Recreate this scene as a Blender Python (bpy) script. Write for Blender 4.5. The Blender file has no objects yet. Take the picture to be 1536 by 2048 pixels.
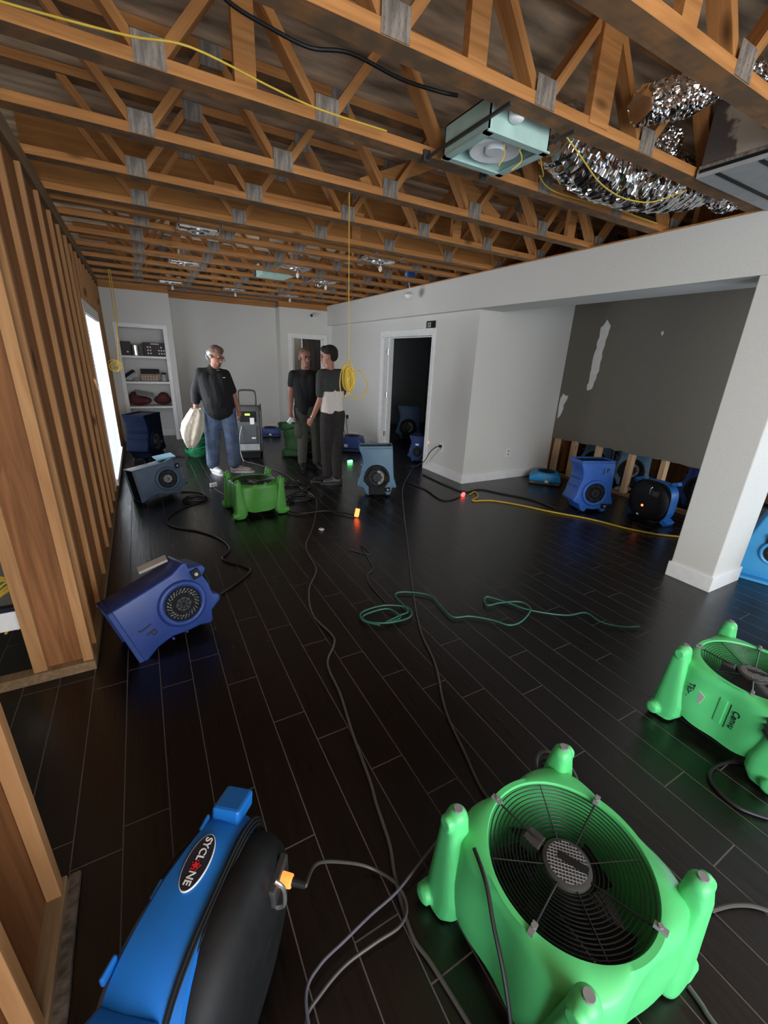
import bpy, bmesh, math, random
from mathutils import Vector, Matrix, Euler
random.seed(7)
PI = math.pi
S = bpy.context.scene
COL = S.collection

# ------------------------------------------------------------------ camera
F_PX = 836.7
yaw, pitch, roll = (math.radians(a) for a in (29.76, 20.07, 2.54))
fw = Vector((math.sin(yaw) * math.cos(pitch), math.cos(yaw) * math.cos(pitch), -math.sin(pitch)))
rt0 = Vector((math.cos(yaw), -math.sin(yaw), 0)); up0 = rt0.cross(fw)
rt = rt0 * math.cos(roll) + up0 * math.sin(roll)
up = -rt0 * math.sin(roll) + up0 * math.cos(roll)
cd = bpy.data.cameras.new('camera'); cam = bpy.data.objects.new('camera', cd); COL.objects.link(cam)
cd.sensor_fit = 'HORIZONTAL'; cd.sensor_width = 36.0; cd.lens = F_PX * 36.0 / 1536.0
cd.clip_start = 0.02; cd.clip_end = 100
M = Matrix((rt, up, -fw)).transposed().to_4x4(); M.translation = Vector((0, 0, 1.6))
cam.matrix_world = M
S.camera = cam

# ------------------------------------------------------------------ world, exposure, lights
S.view_settings.view_transform = 'Standard'; S.view_settings.look = 'None'
S.view_settings.gamma = 1.0; S.view_settings.use_curve_mapping = False
S.view_settings.exposure = -0.32
W = bpy.data.worlds.new('sky'); S.world = W; W.use_nodes = True
W.node_tree.nodes['Background'].inputs[0].default_value = (0.75, 0.85, 1.0, 1)
W.node_tree.nodes['Background'].inputs[1].default_value = 0.05

def area(name, loc, direction, sx, sy, power, color, spread=PI):
    l = bpy.data.lights.new(name, 'AREA'); l.shape = 'RECTANGLE'; l.size = sx; l.size_y = sy
    l.energy = power; l.color = color; l.spread = spread
    o = bpy.data.objects.new(name, l); COL.objects.link(o); o.location = loc
    o.rotation_euler = Vector(direction).to_track_quat('-Z', 'Z').to_euler()
    return o
# daylight through the glazed rear wall behind the camera, the side window at right rear and the side window at left
area('daylight_rear', (0.7, -2.9, 1.75), (0.28, 1, 0.03), 3.6, 1.5, 235, (1.0, 0.975, 0.93))
area('daylight_rear_low', (0.3, -2.6, 0.62), (0.30, 1, 0.06), 3.4, 0.8, 100, (0.58, 0.78, 1.0))
area('daylight_right', (6.6, -0.7, 1.25), (-1, 0.25, -0.1), 2.0, 2.0, 120, (0.70, 0.85, 1.0))
area('daylight_left_window', (-0.34, 6.15, 1.15), (1, -0.10, 0.22), 1.1, 1.6, 34, (0.9, 0.95, 1.0), math.radians(125))
area('back_room_fill', (3.1, 10.1, 2.35), (0, 0.2, -1), 0.8, 0.5, 9, (1.0, 0.93, 0.86))  # unseen fill lamp added to brighten the room behind the small doorway
area('dark_room_fill', (5.6, 5.2, 2.2), (-0.2, 1, -0.3), 0.6, 0.5, 4, (0.8, 0.9, 1.0))  # faint fill added inside the room past the large doorway, no visible source

# ------------------------------------------------------------------ materials
MATS = {}
def mat(name, col, rough=0.6, metal=0.0, var=0.12, scale=14.0, emit=None, bump=0.0, spec=0.5, stretch=(1, 1, 1), trans=0.0):
    if name in MATS: return MATS[name]
    m = bpy.data.materials.new(name); m.use_nodes = True; nt = m.node_tree
    b = nt.nodes['Principled BSDF']
    b.inputs['Roughness'].default_value = rough; b.inputs['Metallic'].default_value = metal
    b.inputs['Specular IOR Level'].default_value = spec
    if trans: b.inputs['Transmission Weight'].default_value = trans
    tc = nt.nodes.new('ShaderNodeTexCoord'); mp = nt.nodes.new('ShaderNodeMapping'); mp.inputs['Scale'].default_value = stretch
    nt.links.new(tc.outputs['Object'], mp.inputs['Vector'])
    nz = nt.nodes.new('ShaderNodeTexNoise'); nz.inputs['Scale'].default_value = scale; nz.inputs['Detail'].default_value = 5
    nt.links.new(mp.outputs['Vector'], nz.inputs['Vector'])
    rp = nt.nodes.new('ShaderNodeValToRGB')
    rp.color_ramp.elements[0].position = 0.3; rp.color_ramp.elements[1].position = 0.7
    rp.color_ramp.elements[0].color = tuple(c * (1 - var) for c in col) + (1,)
    rp.color_ramp.elements[1].color = tuple(min(1, c * (1 + var)) for c in col) + (1,)
    nt.links.new(nz.outputs['Fac'], rp.inputs['Fac']); nt.links.new(rp.outputs['Color'], b.inputs['Base Color'])
    if bump:
        bp = nt.nodes.new('ShaderNodeBump'); bp.inputs['Strength'].default_value = bump; bp.inputs['Distance'].default_value = 0.01
        nt.links.new(nz.outputs['Fac'], bp.inputs['Height']); nt.links.new(bp.outputs['Normal'], b.inputs['Normal'])
    if emit:
        b.inputs['Emission Color'].default_value = tuple(emit[:3]) + (1,); b.inputs['Emission Strength'].default_value = emit[3]
    MATS[name] = m
    return m

def wood(name, c0, c1, axis='X', scale=3.0, knots=True, rough=0.7, under_col=None):
    if name in MATS: return MATS[name]
    m = bpy.data.materials.new(name); m.use_nodes = True; nt = m.node_tree; L = nt.links
    b = nt.nodes['Principled BSDF']; b.inputs['Roughness'].default_value = rough; b.inputs['Specular IOR Level'].default_value = 0.25
    tc = nt.nodes.new('ShaderNodeTexCoord'); mp = nt.nodes.new('ShaderNodeMapping')
    st = [16, 16, 16]; st['XYZ'.index(axis)] = 1.0
    mp.inputs['Scale'].default_value = st
    oi = nt.nodes.new('ShaderNodeObjectInfo'); ad = nt.nodes.new('ShaderNodeVectorMath'); ad.operation = 'ADD'
    sc = nt.nodes.new('ShaderNodeVectorMath'); sc.operation = 'SCALE'; sc.inputs['Scale'].default_value = 7.0
    cb = nt.nodes.new('ShaderNodeCombineXYZ')
    for i in range(3): L.new(oi.outputs['Random'], cb.inputs[i])
    L.new(cb.outputs[0], sc.inputs[0]); L.new(tc.outputs['Object'], ad.inputs[0]); L.new(sc.outputs[0], ad.inputs[1])
    L.new(ad.outputs[0], mp.inputs['Vector'])
    nz = nt.nodes.new('ShaderNodeTexNoise'); nz.inputs['Scale'].default_value = scale; nz.inputs['Detail'].default_value = 6; nz.inputs['Distortion'].default_value = 0.8
    L.new(mp.outputs[0], nz.inputs['Vector'])
    rp = nt.nodes.new('ShaderNodeValToRGB'); rp.color_ramp.elements[0].position = 0.32; rp.color_ramp.elements[1].position = 0.68
    rp.color_ramp.elements[0].color = c0 + (1,); rp.color_ramp.elements[1].color = c1 + (1,)
    L.new(nz.outputs['Fac'], rp.inputs['Fac'])
    out = rp.outputs['Color']
    if knots:
        m2 = nt.nodes.new('ShaderNodeMapping'); s2 = [9, 9, 9]; s2['XYZ'.index(axis)] = 4.0; m2.inputs['Scale'].default_value = s2
        L.new(ad.outputs[0], m2.inputs['Vector'])
        vo = nt.nodes.new('ShaderNodeTexVoronoi'); vo.inputs['Scale'].default_value = 0.55; vo.inputs['Randomness'].default_value = 1.0
        L.new(m2.outputs[0], vo.inputs['Vector'])
        r2 = nt.nodes.new('ShaderNodeValToRGB'); r2.color_ramp.elements[0].position = 0.08; r2.color_ramp.elements[1].position = 0.16
        r2.color_ramp.elements[0].color = (1, 1, 1, 1); r2.color_ramp.elements[1].color = (0, 0, 0, 1)
        L.new(vo.outputs['Distance'], r2.inputs['Fac'])
        mx = nt.nodes.new('ShaderNodeMixRGB'); mx.inputs['Color2'].default_value = tuple(c * 0.35 for c in c0) + (1,)
        L.new(r2.outputs['Color'], mx.inputs['Fac']); L.new(out, mx.inputs['Color1']); out = mx.outputs['Color']
    if under_col:   # greyer, darker brown mixed in blotches onto faces that look down
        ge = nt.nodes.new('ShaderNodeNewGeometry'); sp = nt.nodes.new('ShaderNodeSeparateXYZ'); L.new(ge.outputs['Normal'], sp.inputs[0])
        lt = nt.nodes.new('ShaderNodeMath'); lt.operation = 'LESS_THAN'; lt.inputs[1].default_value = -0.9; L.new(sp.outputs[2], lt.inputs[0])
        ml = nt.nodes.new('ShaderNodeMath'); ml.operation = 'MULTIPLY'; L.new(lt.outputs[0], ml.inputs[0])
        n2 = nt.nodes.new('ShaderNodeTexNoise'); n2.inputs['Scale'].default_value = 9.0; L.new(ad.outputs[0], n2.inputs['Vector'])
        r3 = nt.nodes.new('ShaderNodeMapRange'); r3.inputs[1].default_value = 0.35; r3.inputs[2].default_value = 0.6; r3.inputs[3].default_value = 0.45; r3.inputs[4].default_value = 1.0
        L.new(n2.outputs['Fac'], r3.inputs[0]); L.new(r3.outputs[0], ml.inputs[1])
        m3 = nt.nodes.new('ShaderNodeMixRGB'); m3.inputs['Color2'].default_value = under_col + (1,); L.new(ml.outputs[0], m3.inputs['Fac']); L.new(out, m3.inputs['Color1']); out = m3.outputs['Color']
    L.new(out, b.inputs['Base Color'])
    MATS[name] = m
    return m

def floor_material():
    m = bpy.data.materials.new('dark_plank_tile'); m.use_nodes = True; nt = m.node_tree; L = nt.links
    b = nt.nodes['Principled BSDF']
    def math_(op, a, bb=None, cc=None):
        n = nt.nodes.new('ShaderNodeMath'); n.operation = op
        for i, v in enumerate((a, bb, cc)):
            if v is None: continue
            if isinstance(v, (int, float)): n.inputs[i].default_value = v
            else: L.new(v, n.inputs[i])
        return n.outputs[0]
    tc = nt.nodes.new('ShaderNodeTexCoord'); sp = nt.nodes.new('ShaderNodeSeparateXYZ'); L.new(tc.outputs['Object'], sp.inputs[0])
    u = math_('DIVIDE', math_('ADD', sp.outputs[0], 0.264), 0.148)
    row = math_('FLOOR', u); fu = math_('SUBTRACT', u, row)
    table = [.39, .48, .24, .41, .10, .72, .52, .25, .03, .76, .57, .41, .85, .27, .55, .89, .47, .27, .83, .54, .3, .87, .75]
    rp = nt.nodes.new('ShaderNodeValToRGB'); cr = rp.color_ramp; cr.interpolation = 'CONSTANT'
    full = table + [random.random() for _ in range(31 - len(table))]
    cr.elements[0].position = 0.0; cr.elements[0].color = (full[0],) * 3 + (1,)
    cr.elements[1].position = 1.0 / 32; cr.elements[1].color = (full[1],) * 3 + (1,)
    for i in range(2, 31):
        e = cr.elements.new(i / 32.0); e.color = (full[i],) * 3 + (1,)
    fr = math_('FRACT', math_('ADD', math_('DIVIDE', math_('ADD', row, 1.5), 32.0), 4.0))
    L.new(fr, rp.inputs['Fac'])
    sr = nt.nodes.new('ShaderNodeSeparateColor'); L.new(rp.outputs['Color'], sr.inputs[0])
    v = math_('SUBTRACT', math_('DIVIDE', sp.outputs[1], 0.88), sr.outputs[0])
    colv = math_('FLOOR', v); fv = math_('SUBTRACT', v, colv)
    gu = math_('LESS_THAN', math_('MULTIPLY', math_('MINIMUM', fu, math_('SUBTRACT', 1.0, fu)), 0.148), 0.0019)
    gv = math_('LESS_THAN', math_('MULTIPLY', math_('MINIMUM', fv, math_('SUBTRACT', 1.0, fv)), 0.88), 0.0022)
    grout = math_('MAXIMUM', gu, gv)
    # per-plank tone
    cb = nt.nodes.new('ShaderNodeCombineXYZ'); L.new(row, cb.inputs[0]); L.new(colv, cb.inputs[1])
    wn = nt.nodes.new('ShaderNodeTexWhiteNoise'); wn.noise_dimensions = '2D'; L.new(cb.outputs[0], wn.inputs['Vector'])
    mp = nt.nodes.new('ShaderNodeMapping'); mp.inputs['Scale'].default_value = (60, 3.5, 1); L.new(tc.outputs['Object'], mp.inputs['Vector'])
    nz = nt.nodes.new('ShaderNodeTexNoise'); nz.inputs['Scale'].default_value = 1.0; nz.inputs['Detail'].default_value = 6; L.new(mp.outputs[0], nz.inputs['Vector'])
    f = math_('MULTIPLY_ADD', wn.outputs['Value'], 0.5, math_('MULTIPLY', nz.outputs['Fac'], 0.7))
    r1 = nt.nodes.new('ShaderNodeValToRGB'); r1.color_ramp.elements[0].position = 0.2; r1.color_ramp.elements[1].position = 1.0
    r1.color_ramp.elements[0].color = (0.0014, 0.0009, 0.0009, 1); r1.color_ramp.elements[1].color = (0.0055, 0.0030, 0.0026, 1)
    L.new(f, r1.inputs['Fac'])
    mx = nt.nodes.new('ShaderNodeMixRGB'); L.new(grout, mx.inputs['Fac']); L.new(r1.outputs['Color'], mx.inputs['Color1'])
    mx.inputs['Color2'].default_value = (0.085, 0.066, 0.066, 1)
    L.new(mx.outputs['Color'], b.inputs['Base Color'])
    rr = math_('MULTIPLY_ADD', nz.outputs['Fac'], 0.22, 0.2)
    L.new(math_('MAXIMUM', rr, math_('MULTIPLY', grout, 0.8)), b.inputs['Roughness'])
    b.inputs['Specular IOR Level'].default_value = 0.62
    bp = nt.nodes.new('ShaderNodeBump'); bp.inputs['Strength'].default_value = 0.25; bp.inputs['Distance'].default_value = 0.003
    L.new(math_('SUBTRACT', nz.outputs['Fac'], math_('MULTIPLY', grout, 1.0)), bp.inputs['Height']); L.new(bp.outputs['Normal'], b.inputs['Normal'])
    return m

WALL = mat('grey_wall_paint', (0.70, 0.69, 0.66), 0.75, var=0.03, scale=60, bump=0.05)
WALLD = mat('charcoal_wall_paint', (0.165, 0.150, 0.122), 0.6, var=0.05, scale=30, bump=0.05)
WHITE = mat('white_trim_paint', (0.84, 0.84, 0.84), 0.45, var=0.04)
DRYWHITE = mat('torn_white_paper', (0.80, 0.80, 0.78), 0.85, var=0.06)
TRUSSW = wood('truss_lumber', (0.36, 0.150, 0.043), (0.53, 0.240, 0.080), 'X', 2.2, under_col=(0.17, 0.105, 0.062))
STUDW = wood('stud_lumber', (0.34, 0.160, 0.062), (0.45, 0.235, 0.10), 'Z', 2.2)
PLY = wood('sheathing_plywood', (0.17, 0.064, 0.020), (0.27, 0.110, 0.038), 'Z', 1.4)
PLATEW = wood('plate_lumber', (0.17, 0.105, 0.056), (0.25, 0.16, 0.085), 'Y', 2.2, knots=False)
LVL = wood('beam_lumber', (0.27, 0.11, 0.028), (0.38, 0.165, 0.045), 'X', 2.0, knots=False)
DECK = mat('subfloor_underside', (0.60, 0.45, 0.31), 0.9, var=0.6, scale=4.5, bump=0.3, stretch=(0.5, 2.2, 1))
GALV = mat('galvanised_steel', (0.23, 0.195, 0.165), 0.6, 0.2, var=0.5, scale=11, stretch=(6, 6, 1.2))
STEEL = mat('bright_steel', (0.75, 0.75, 0.76), 0.25, 0.9, var=0.15, scale=25)
GREEN = mat('green_plastic', (0.10, 0.60, 0.20), 0.42, var=0.06, scale=9)
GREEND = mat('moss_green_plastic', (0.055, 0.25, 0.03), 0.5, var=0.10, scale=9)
BLUE = mat('bright_blue_plastic', (0.008, 0.135, 0.48), 0.38, var=0.08, scale=8)
BLUER = mat('royal_blue_plastic', (0.016, 0.045, 0.215), 0.42, var=0.12, scale=8)
BLUED = mat('navy_blue_plastic', (0.012, 0.035, 0.14), 0.5, var=0.2, scale=8)
BLUES = mat('slate_blue_plastic', (0.10, 0.20, 0.30), 0.5, var=0.10, scale=8)
BLUESK = mat('sky_blue_plastic', (0.06, 0.36, 0.72), 0.4, var=0.08, scale=8)
BLUEG = mat('dusty_blue_plastic', (0.055, 0.09, 0.145), 0.55, var=0.12, scale=8)
BLACK = mat('black_plastic', (0.008, 0.008, 0.009), 0.6, var=0.3, scale=20, spec=0.25)
DGREY = mat('dark_grey_plastic', (0.035, 0.035, 0.037), 0.5, var=0.2, scale=20)
MGREY = mat('grey_plastic', (0.075, 0.077, 0.08), 0.5, var=0.15, scale=15)
LGREY = mat('light_grey_plastic', (0.36, 0.37, 0.38), 0.5, var=0.1)
WIREBLK = mat('black_wire', (0.012, 0.012, 0.014), 0.35, 0.3)
RUBBER = mat('grey_rubber', (0.22, 0.22, 0.23), 0.7, var=0.15)
CORDK = mat('black_cord_jacket', (0.012, 0.011, 0.012), 0.45)
CORDG = mat('grey_cord_jacket', (0.07, 0.062, 0.058), 0.5)
CORDY = mat('yellow_cord_jacket', (0.60, 0.40, 0.04), 0.5, var=0.1)
CORDGR = mat('green_cord_jacket', (0.03, 0.15, 0.11), 0.45, var=0.1)
PAPER = mat('white_sticker', (0.75, 0.74, 0.72), 0.6, var=0.08, scale=60)
INK = mat('black_marker_ink', (0.01, 0.01, 0.02), 0.6)
RED = mat('red_print', (0.65, 0.02, 0.03), 0.5)
GLOWR = mat('red_pilot_light', (0.8, 0.05, 0.02), 0.4, emit=(1, 0.10, 0.03, 9))
GLOWO = mat('orange_pilot_light', (0.8, 0.2, 0.05), 0.3, emit=(1, 0.22, 0.04, 2.2))
GLOWG = mat('green_pilot_light', (0.1, 0.8, 0.2), 0.4, emit=(0.12, 1, 0.25, 8))
GLOWD = mat('green_display', (0.4, 0.8, 0.1), 0.4, emit=(0.55, 1, 0.08, 1.6))
TEAL = mat('pale_green_sheet_metal', (0.42, 0.60, 0.55), 0.5, 0.1, var=0.08)
SKIN = mat('skin_tone', (0.33, 0.140, 0.090), 0.55, var=0.08, scale=30)
SKIND = mat('tanned_skin_tone', (0.24, 0.10, 0.066), 0.55, var=0.08, scale=30)
HAIRG = mat('short_brown_grey_hair', (0.13, 0.075, 0.05), 0.8, var=0.35, scale=60)
HAIRS = mat('silver_hair', (0.42, 0.42, 0.42), 0.8, var=0.3, scale=80)
HAIRD = mat('dark_hair', (0.010, 0.007, 0.006), 0.9, var=0.4, scale=80)
CLOTHK = mat('black_cloth', (0.005, 0.005, 0.006), 0.9, var=0.3, scale=30, bump=0.2)
CLOTHW = mat('cream_cloth', (0.60, 0.54, 0.50), 0.9, var=0.06, scale=30, bump=0.15)
CLOTHC = mat('charcoal_cloth', (0.032, 0.034, 0.032), 0.9, var=0.15, scale=30, bump=0.2)
DENIM = mat('blue_denim', (0.085, 0.120, 0.20), 0.9, var=0.35, scale=9, bump=0.3)
OLIVE = mat('olive_trouser_cloth', (0.050, 0.048, 0.038), 0.9, var=0.2, scale=20, bump=0.3)
TOWEL = mat('cream_towelling', (0.62, 0.54, 0.44), 0.95, var=0.15, scale=25, bump=0.6)
SHOEW = mat('white_shoe_leather', (0.70, 0.72, 0.75), 0.5, var=0.08)
SHOET = mat('taupe_shoe_leather', (0.42, 0.36, 0.32), 0.6, var=0.2)

def foil_material():
    m = bpy.data.materials.new('crinkled_foil'); m.use_nodes = True; nt = m.node_tree; L = nt.links
    b = nt.nodes['Principled BSDF']; b.inputs['Metallic'].default_value = 1.0; b.inputs['Roughness'].default_value = 0.12
    b.inputs['Base Color'].default_value = (0.80, 0.80, 0.82, 1)
    tc = nt.nodes.new('ShaderNodeTexCoord'); mp = nt.nodes.new('ShaderNodeMapping'); mp.inputs['Scale'].default_value = (15, 5, 5)
    L.new(tc.outputs['Object'], mp.inputs['Vector'])
    vo = nt.nodes.new('ShaderNodeTexVoronoi'); vo.inputs['Scale'].default_value = 1.6; L.new(mp.outputs[0], vo.inputs['Vector'])
    bp = nt.nodes.new('ShaderNodeBump'); bp.inputs['Strength'].default_value = 1.0; bp.inputs['Distance'].default_value = 0.035
    L.new(vo.outputs['Distance'], bp.inputs['Height']); L.new(bp.outputs['Normal'], b.inputs['Normal'])
    return m
FOIL = foil_material()
def patch_metal():
    m = bpy.data.materials.new('stained_duct_metal'); m.use_nodes = True; nt = m.node_tree; L = nt.links
    b = nt.nodes['Principled BSDF']; b.inputs['Roughness'].default_value = 0.55; b.inputs['Metallic'].default_value = 0.2
    tc = nt.nodes.new('ShaderNodeTexCoord'); nz = nt.nodes.new('ShaderNodeTexNoise'); nz.inputs['Scale'].default_value = 4.5; nz.inputs['Detail'].default_value = 7
    L.new(tc.outputs['Object'], nz.inputs['Vector'])
    rp = nt.nodes.new('ShaderNodeValToRGB'); rp.color_ramp.elements[0].position = 0.52; rp.color_ramp.elements[1].position = 0.56
    rp.color_ramp.elements[0].color = (0.12, 0.10, 0.095, 1); rp.color_ramp.elements[1].color = (0.48, 0.42, 0.34, 1)
    L.new(nz.outputs['Fac'], rp.inputs['Fac']); L.new(rp.outputs['Color'], b.inputs['Base Color'])
    return m
DUCTM = patch_metal()

# ------------------------------------------------------------------ mesh helpers
class MB:
    def __init__(s): s.bm = bmesh.new()
    def _x(s, vs, mx):
        if mx is not None: bmesh.ops.transform(s.bm, matrix=mx, verts=vs)
    def box(s, c, d, rot=None, taper=1.0):
        r = bmesh.ops.create_cube(s.bm, size=1.0); vs = r['verts']
        for v in vs:
            k = taper if v.co.z > 0 else 1.0
            v.co = Vector((v.co.x * d[0] * k, v.co.y * d[1] * k, v.co.z * d[2]))
        mx = Matrix.Translation(c)
        if rot is not None: mx = mx @ (rot.to_4x4() if isinstance(rot, Matrix) else Euler(rot).to_matrix().to_4x4())
        s._x(vs, mx); return s
    def b2(s, a, b):  # box from two corners
        a = Vector(a); b = Vector(b)
        return s.box((a + b) / 2, [abs(b[i] - a[i]) for i in range(3)])
    def cyl(s, p0, p1, r0, r1=None, seg=20, caps=True):
        p0 = Vector(p0); p1 = Vector(p1); r1 = r0 if r1 is None else r1; d = p1 - p0
        r = bmesh.ops.create_cone(s.bm, cap_ends=caps, segments=seg, radius1=r0, radius2=r1, depth=d.length)
        q = Vector((0, 0, 1)).rotation_difference(d.normalized()) if d.length else None
        s._x(r['verts'], Matrix.Translation((p0 + p1) / 2) @ q.to_matrix().to_4x4()); return s
    def sph(s, c, r, seg=16, rot=None):
        rr = bmesh.ops.create_uvsphere(s.bm, u_segments=seg, v_segments=max(6, seg // 2), radius=1.0)
        r = (r, r, r) if isinstance(r, (int, float)) else r
        mx = Matrix.Translation(c)
        if rot is not None: mx = mx @ Euler(rot).to_matrix().to_4x4()
        s._x(rr['verts'], mx @ Matrix.Diagonal((*r, 1))); return s
    def cap(s, p0, p1, r0, r1=None, seg=14):   # tapered capsule
        p0 = Vector(p0); p1 = Vector(p1); r1 = r0 if r1 is None else r1
        s.sph(p0, r0, seg); s.sph(p1, r1, seg)
        if (p1 - p0).length > 1e-4: s.cyl(p0, p1, r0, r1, seg)
        return s
    def torus(s, c, R, r, mx=None, n=48, k=8, squash=1.0):
        vs = []
        for i in range(n):
            a = 2 * PI * i / n
            for j in range(k):
                b = 2 * PI * j / k
                rr = R + r * math.cos(b)
                vs.append(s.bm.verts.new((rr * math.cos(a), rr * math.sin(a) * squash, r * math.sin(b))))
        for i in range(n):
            for j in range(k):
                s.bm.faces.new([vs[i * k + j], vs[((i + 1) % n) * k + j], vs[((i + 1) % n) * k + (j + 1) % k], vs[i * k + (j + 1) % k]])
        m = Matrix.Translation(c)
        if mx is not None: m = m @ mx.to_4x4()
        s._x(vs, m); return s
    def tube(s, pts, r, k=8, smooth=True, sub=6, closed=False):
        P = [Vector(p) for p in pts]
        if smooth and len(P) > 2:
            Q = []
            for i in range(len(P) - 1):
                p0 = P[max(i - 1, 0)]; p1 = P[i]; p2 = P[i + 1]; p3 = P[min(i + 2, len(P) - 1)]
                for t in range(sub):
                    u = t / sub
                    Q.append(0.5 * ((2 * p1) + (p2 - p0) * u + (2 * p0 - 5 * p1 + 4 * p2 - p3) * u * u + (3 * p1 - p0 - 3 * p2 + p3) * u ** 3))
            Q.append(P[-1]); P = Q
        rings = []; ref = Vector((0, 0, 1))
        for i, p in enumerate(P):
            t = (P[min(i + 1, len(P) - 1)] - P[max(i - 1, 0)])
            if t.length < 1e-7: t = Vector((1, 0, 0))
            t.normalize()
            if abs(t.dot(ref)) > 0.95: ref = Vector((1, 0, 0)) if abs(t.x) < 0.9 else Vector((0, 1, 0))
            n = (ref - t * ref.dot(t)).normalized(); ref = n; b = t.cross(n)
            rings.append([s.bm.verts.new(p + n * (r * math.cos(2 * PI * j / k)) + b * (r * math.sin(2 * PI * j / k))) for j in range(k)])
        for i in range(len(rings) - 1):
            for j in range(k):
                s.bm.faces.new([rings[i][j], rings[i][(j + 1) % k], rings[i + 1][(j + 1) % k], rings[i + 1][j]])
        s.bm.faces.new(rings[0][::-1]); s.bm.faces.new(rings[-1]); return s
    def prism(s, pts, a, b, plane='XZ'):   # outline extruded along the remaining axis
        def P(u, v, w):
            return {'XZ': (u, w, v), 'XY': (u, v, w), 'YZ': (w, u, v)}[plane]
        A = [s.bm.verts.new(P(u, v, a)) for u, v in pts]; B = [s.bm.verts.new(P(u, v, b)) for u, v in pts]
        n = len(pts)
        s.bm.faces.new(A[::-1]); s.bm.faces.new(B)
        for i in range(n): s.bm.faces.new([A[i], A[(i + 1) % n], B[(i + 1) % n], B[i]])
        return s
    def loft(s, rings, close_ends=True):
        R = [[s.bm.verts.new(p) for p in r] for r in rings]; n = len(R[0])
        for i in range(len(R) - 1):
            for j in range(n): s.bm.faces.new([R[i][j], R[i][(j + 1) % n], R[i + 1][(j + 1) % n], R[i + 1][j]])
        if close_ends: s.bm.faces.new(R[0][::-1]); s.bm.faces.new(R[-1])
        return s
    def lathe(s, prof, c=(0, 0, 0), mx=None, n=40):
        rings = [[(r * math.cos(2 * PI * i / n), r * math.sin(2 * PI * i / n), z) for i in range(n)] for r, z in prof]
        v0 = len(s.bm.verts); s.loft(rings, False); s.bm.verts.ensure_lookup_table()
        m = Matrix.Translation(c)
        if mx is not None: m = m @ mx.to_4x4()
        s._x(s.bm.verts[v0:], m); return s
    def mesh(s, name, m, bevel=0.0, smooth=False, voxel=0.0, relax=0, seg=2):
        bmesh.ops.recalc_face_normals(s.bm, faces=s.bm.faces)
        me = bpy.data.meshes.new(name); s.bm.to_mesh(me); s.bm.free()
        if bevel or voxel:
            t = bpy.data.objects.new('tmp', me); COL.objects.link(t)
            if voxel:
                md = t.modifiers.new('r', 'REMESH'); md.mode = 'VOXEL'; md.voxel_size = voxel; md.use_smooth_shade = True
                if relax:
                    sm = t.modifiers.new('s', 'SMOOTH'); sm.iterations = relax; sm.factor = 0.5
            if bevel:
                md = t.modifiers.new('b', 'BEVEL'); md.width = bevel; md.segments = seg; md.limit_method = 'ANGLE'; md.angle_limit = math.radians(35)
            dg = bpy.context.evaluated_depsgraph_get(); dg.update()
            me2 = bpy.data.meshes.new_from_object(t.evaluated_get(dg)); bpy.data.objects.remove(t); bpy.data.meshes.remove(me)
            me = me2; me.name = name
        if smooth or voxel:
            me.polygons.foreach_set('use_smooth', [True] * len(me.polygons))
            if smooth and not voxel: 
                try: me.set_sharp_from_angle(angle=math.radians(40))
                except Exception: pass
        me.materials.clear(); me.materials.append(m)
        return me
    def build(s, name, m, parent=None, **k):
        me = s.mesh(name, m, **k); o = bpy.data.objects.new(name, me); COL.objects.link(o)
        if parent is not None: o.parent = parent
        return o

def tag(o, label, cat, group=None):
    o['label'] = label; o['category'] = cat
    if group: o['group'] = group
    return o
def struct(o):
    o['kind'] = 'structure'; return o
def thing(name, label, cat, loc=(0, 0, 0), rot=None, group=None):
    o = bpy.data.objects.new(name, None); COL.objects.link(o); o.location = loc
    if rot is not None:
        if isinstance(rot, (int, float)): o.rotation_euler = (0, 0, rot)
        else: o.rotation_euler = rot
    o.empty_display_size = 0.1
    return tag(o, label, cat, group)
def copy_tree(o, parent=None):
    c = o.copy(); COL.objects.link(c)
    if parent is not None: c.parent = parent
    for ch in list(o.children): copy_tree(ch, c)
    return c
def text_part(name, txt, size, mx, m, parent, depth=0.0006, sx=1.0):
    cu = bpy.data.curves.new('t', 'FONT'); cu.body = txt; cu.size = size; cu.align_x = 'CENTER'; cu.align_y = 'CENTER'; cu.extrude = depth; cu.offset = size * 0.012
    t = bpy.data.objects.new('t', cu); COL.objects.link(t)
    dg = bpy.context.evaluated_depsgraph_get(); dg.update()
    me = bpy.data.meshes.new_from_object(t.evaluated_get(dg)); bpy.data.objects.remove(t); bpy.data.curves.remove(cu)
    me.transform(mx @ Matrix.Diagonal((sx, 1, 1, 1))); me.name = name; me.materials.clear(); me.materials.append(m)
    o = bpy.data.objects.new(name, me); COL.objects.link(o); o.parent = parent
    return o
def frame(xa, ya, loc):     # text frame: text right = xa, text up = ya
    xa = Vector(xa).normalized(); ya = Vector(ya); ya = (ya - xa * ya.dot(xa)).normalized(); za = xa.cross(ya)
    m = Matrix((xa, ya, za)).transposed().to_4x4(); m.translation = Vector(loc); return m
RX = Matrix.Rotation(PI / 2, 3, 'X'); RY = Matrix.Rotation(PI / 2, 3, 'Y')

# ================================================================== SETTING
TB = 2.61          # underside of the ceiling trusses
fl = struct(MB().b2((-3.2, -4.0, -0.06), (8.2, 12.2, 0)).build('floor', floor_material()))
struct(MB().b2((-3.2, -4.0, 3.075), (8.2, 12.2, 3.12)).build('ceiling', DECK))
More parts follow.
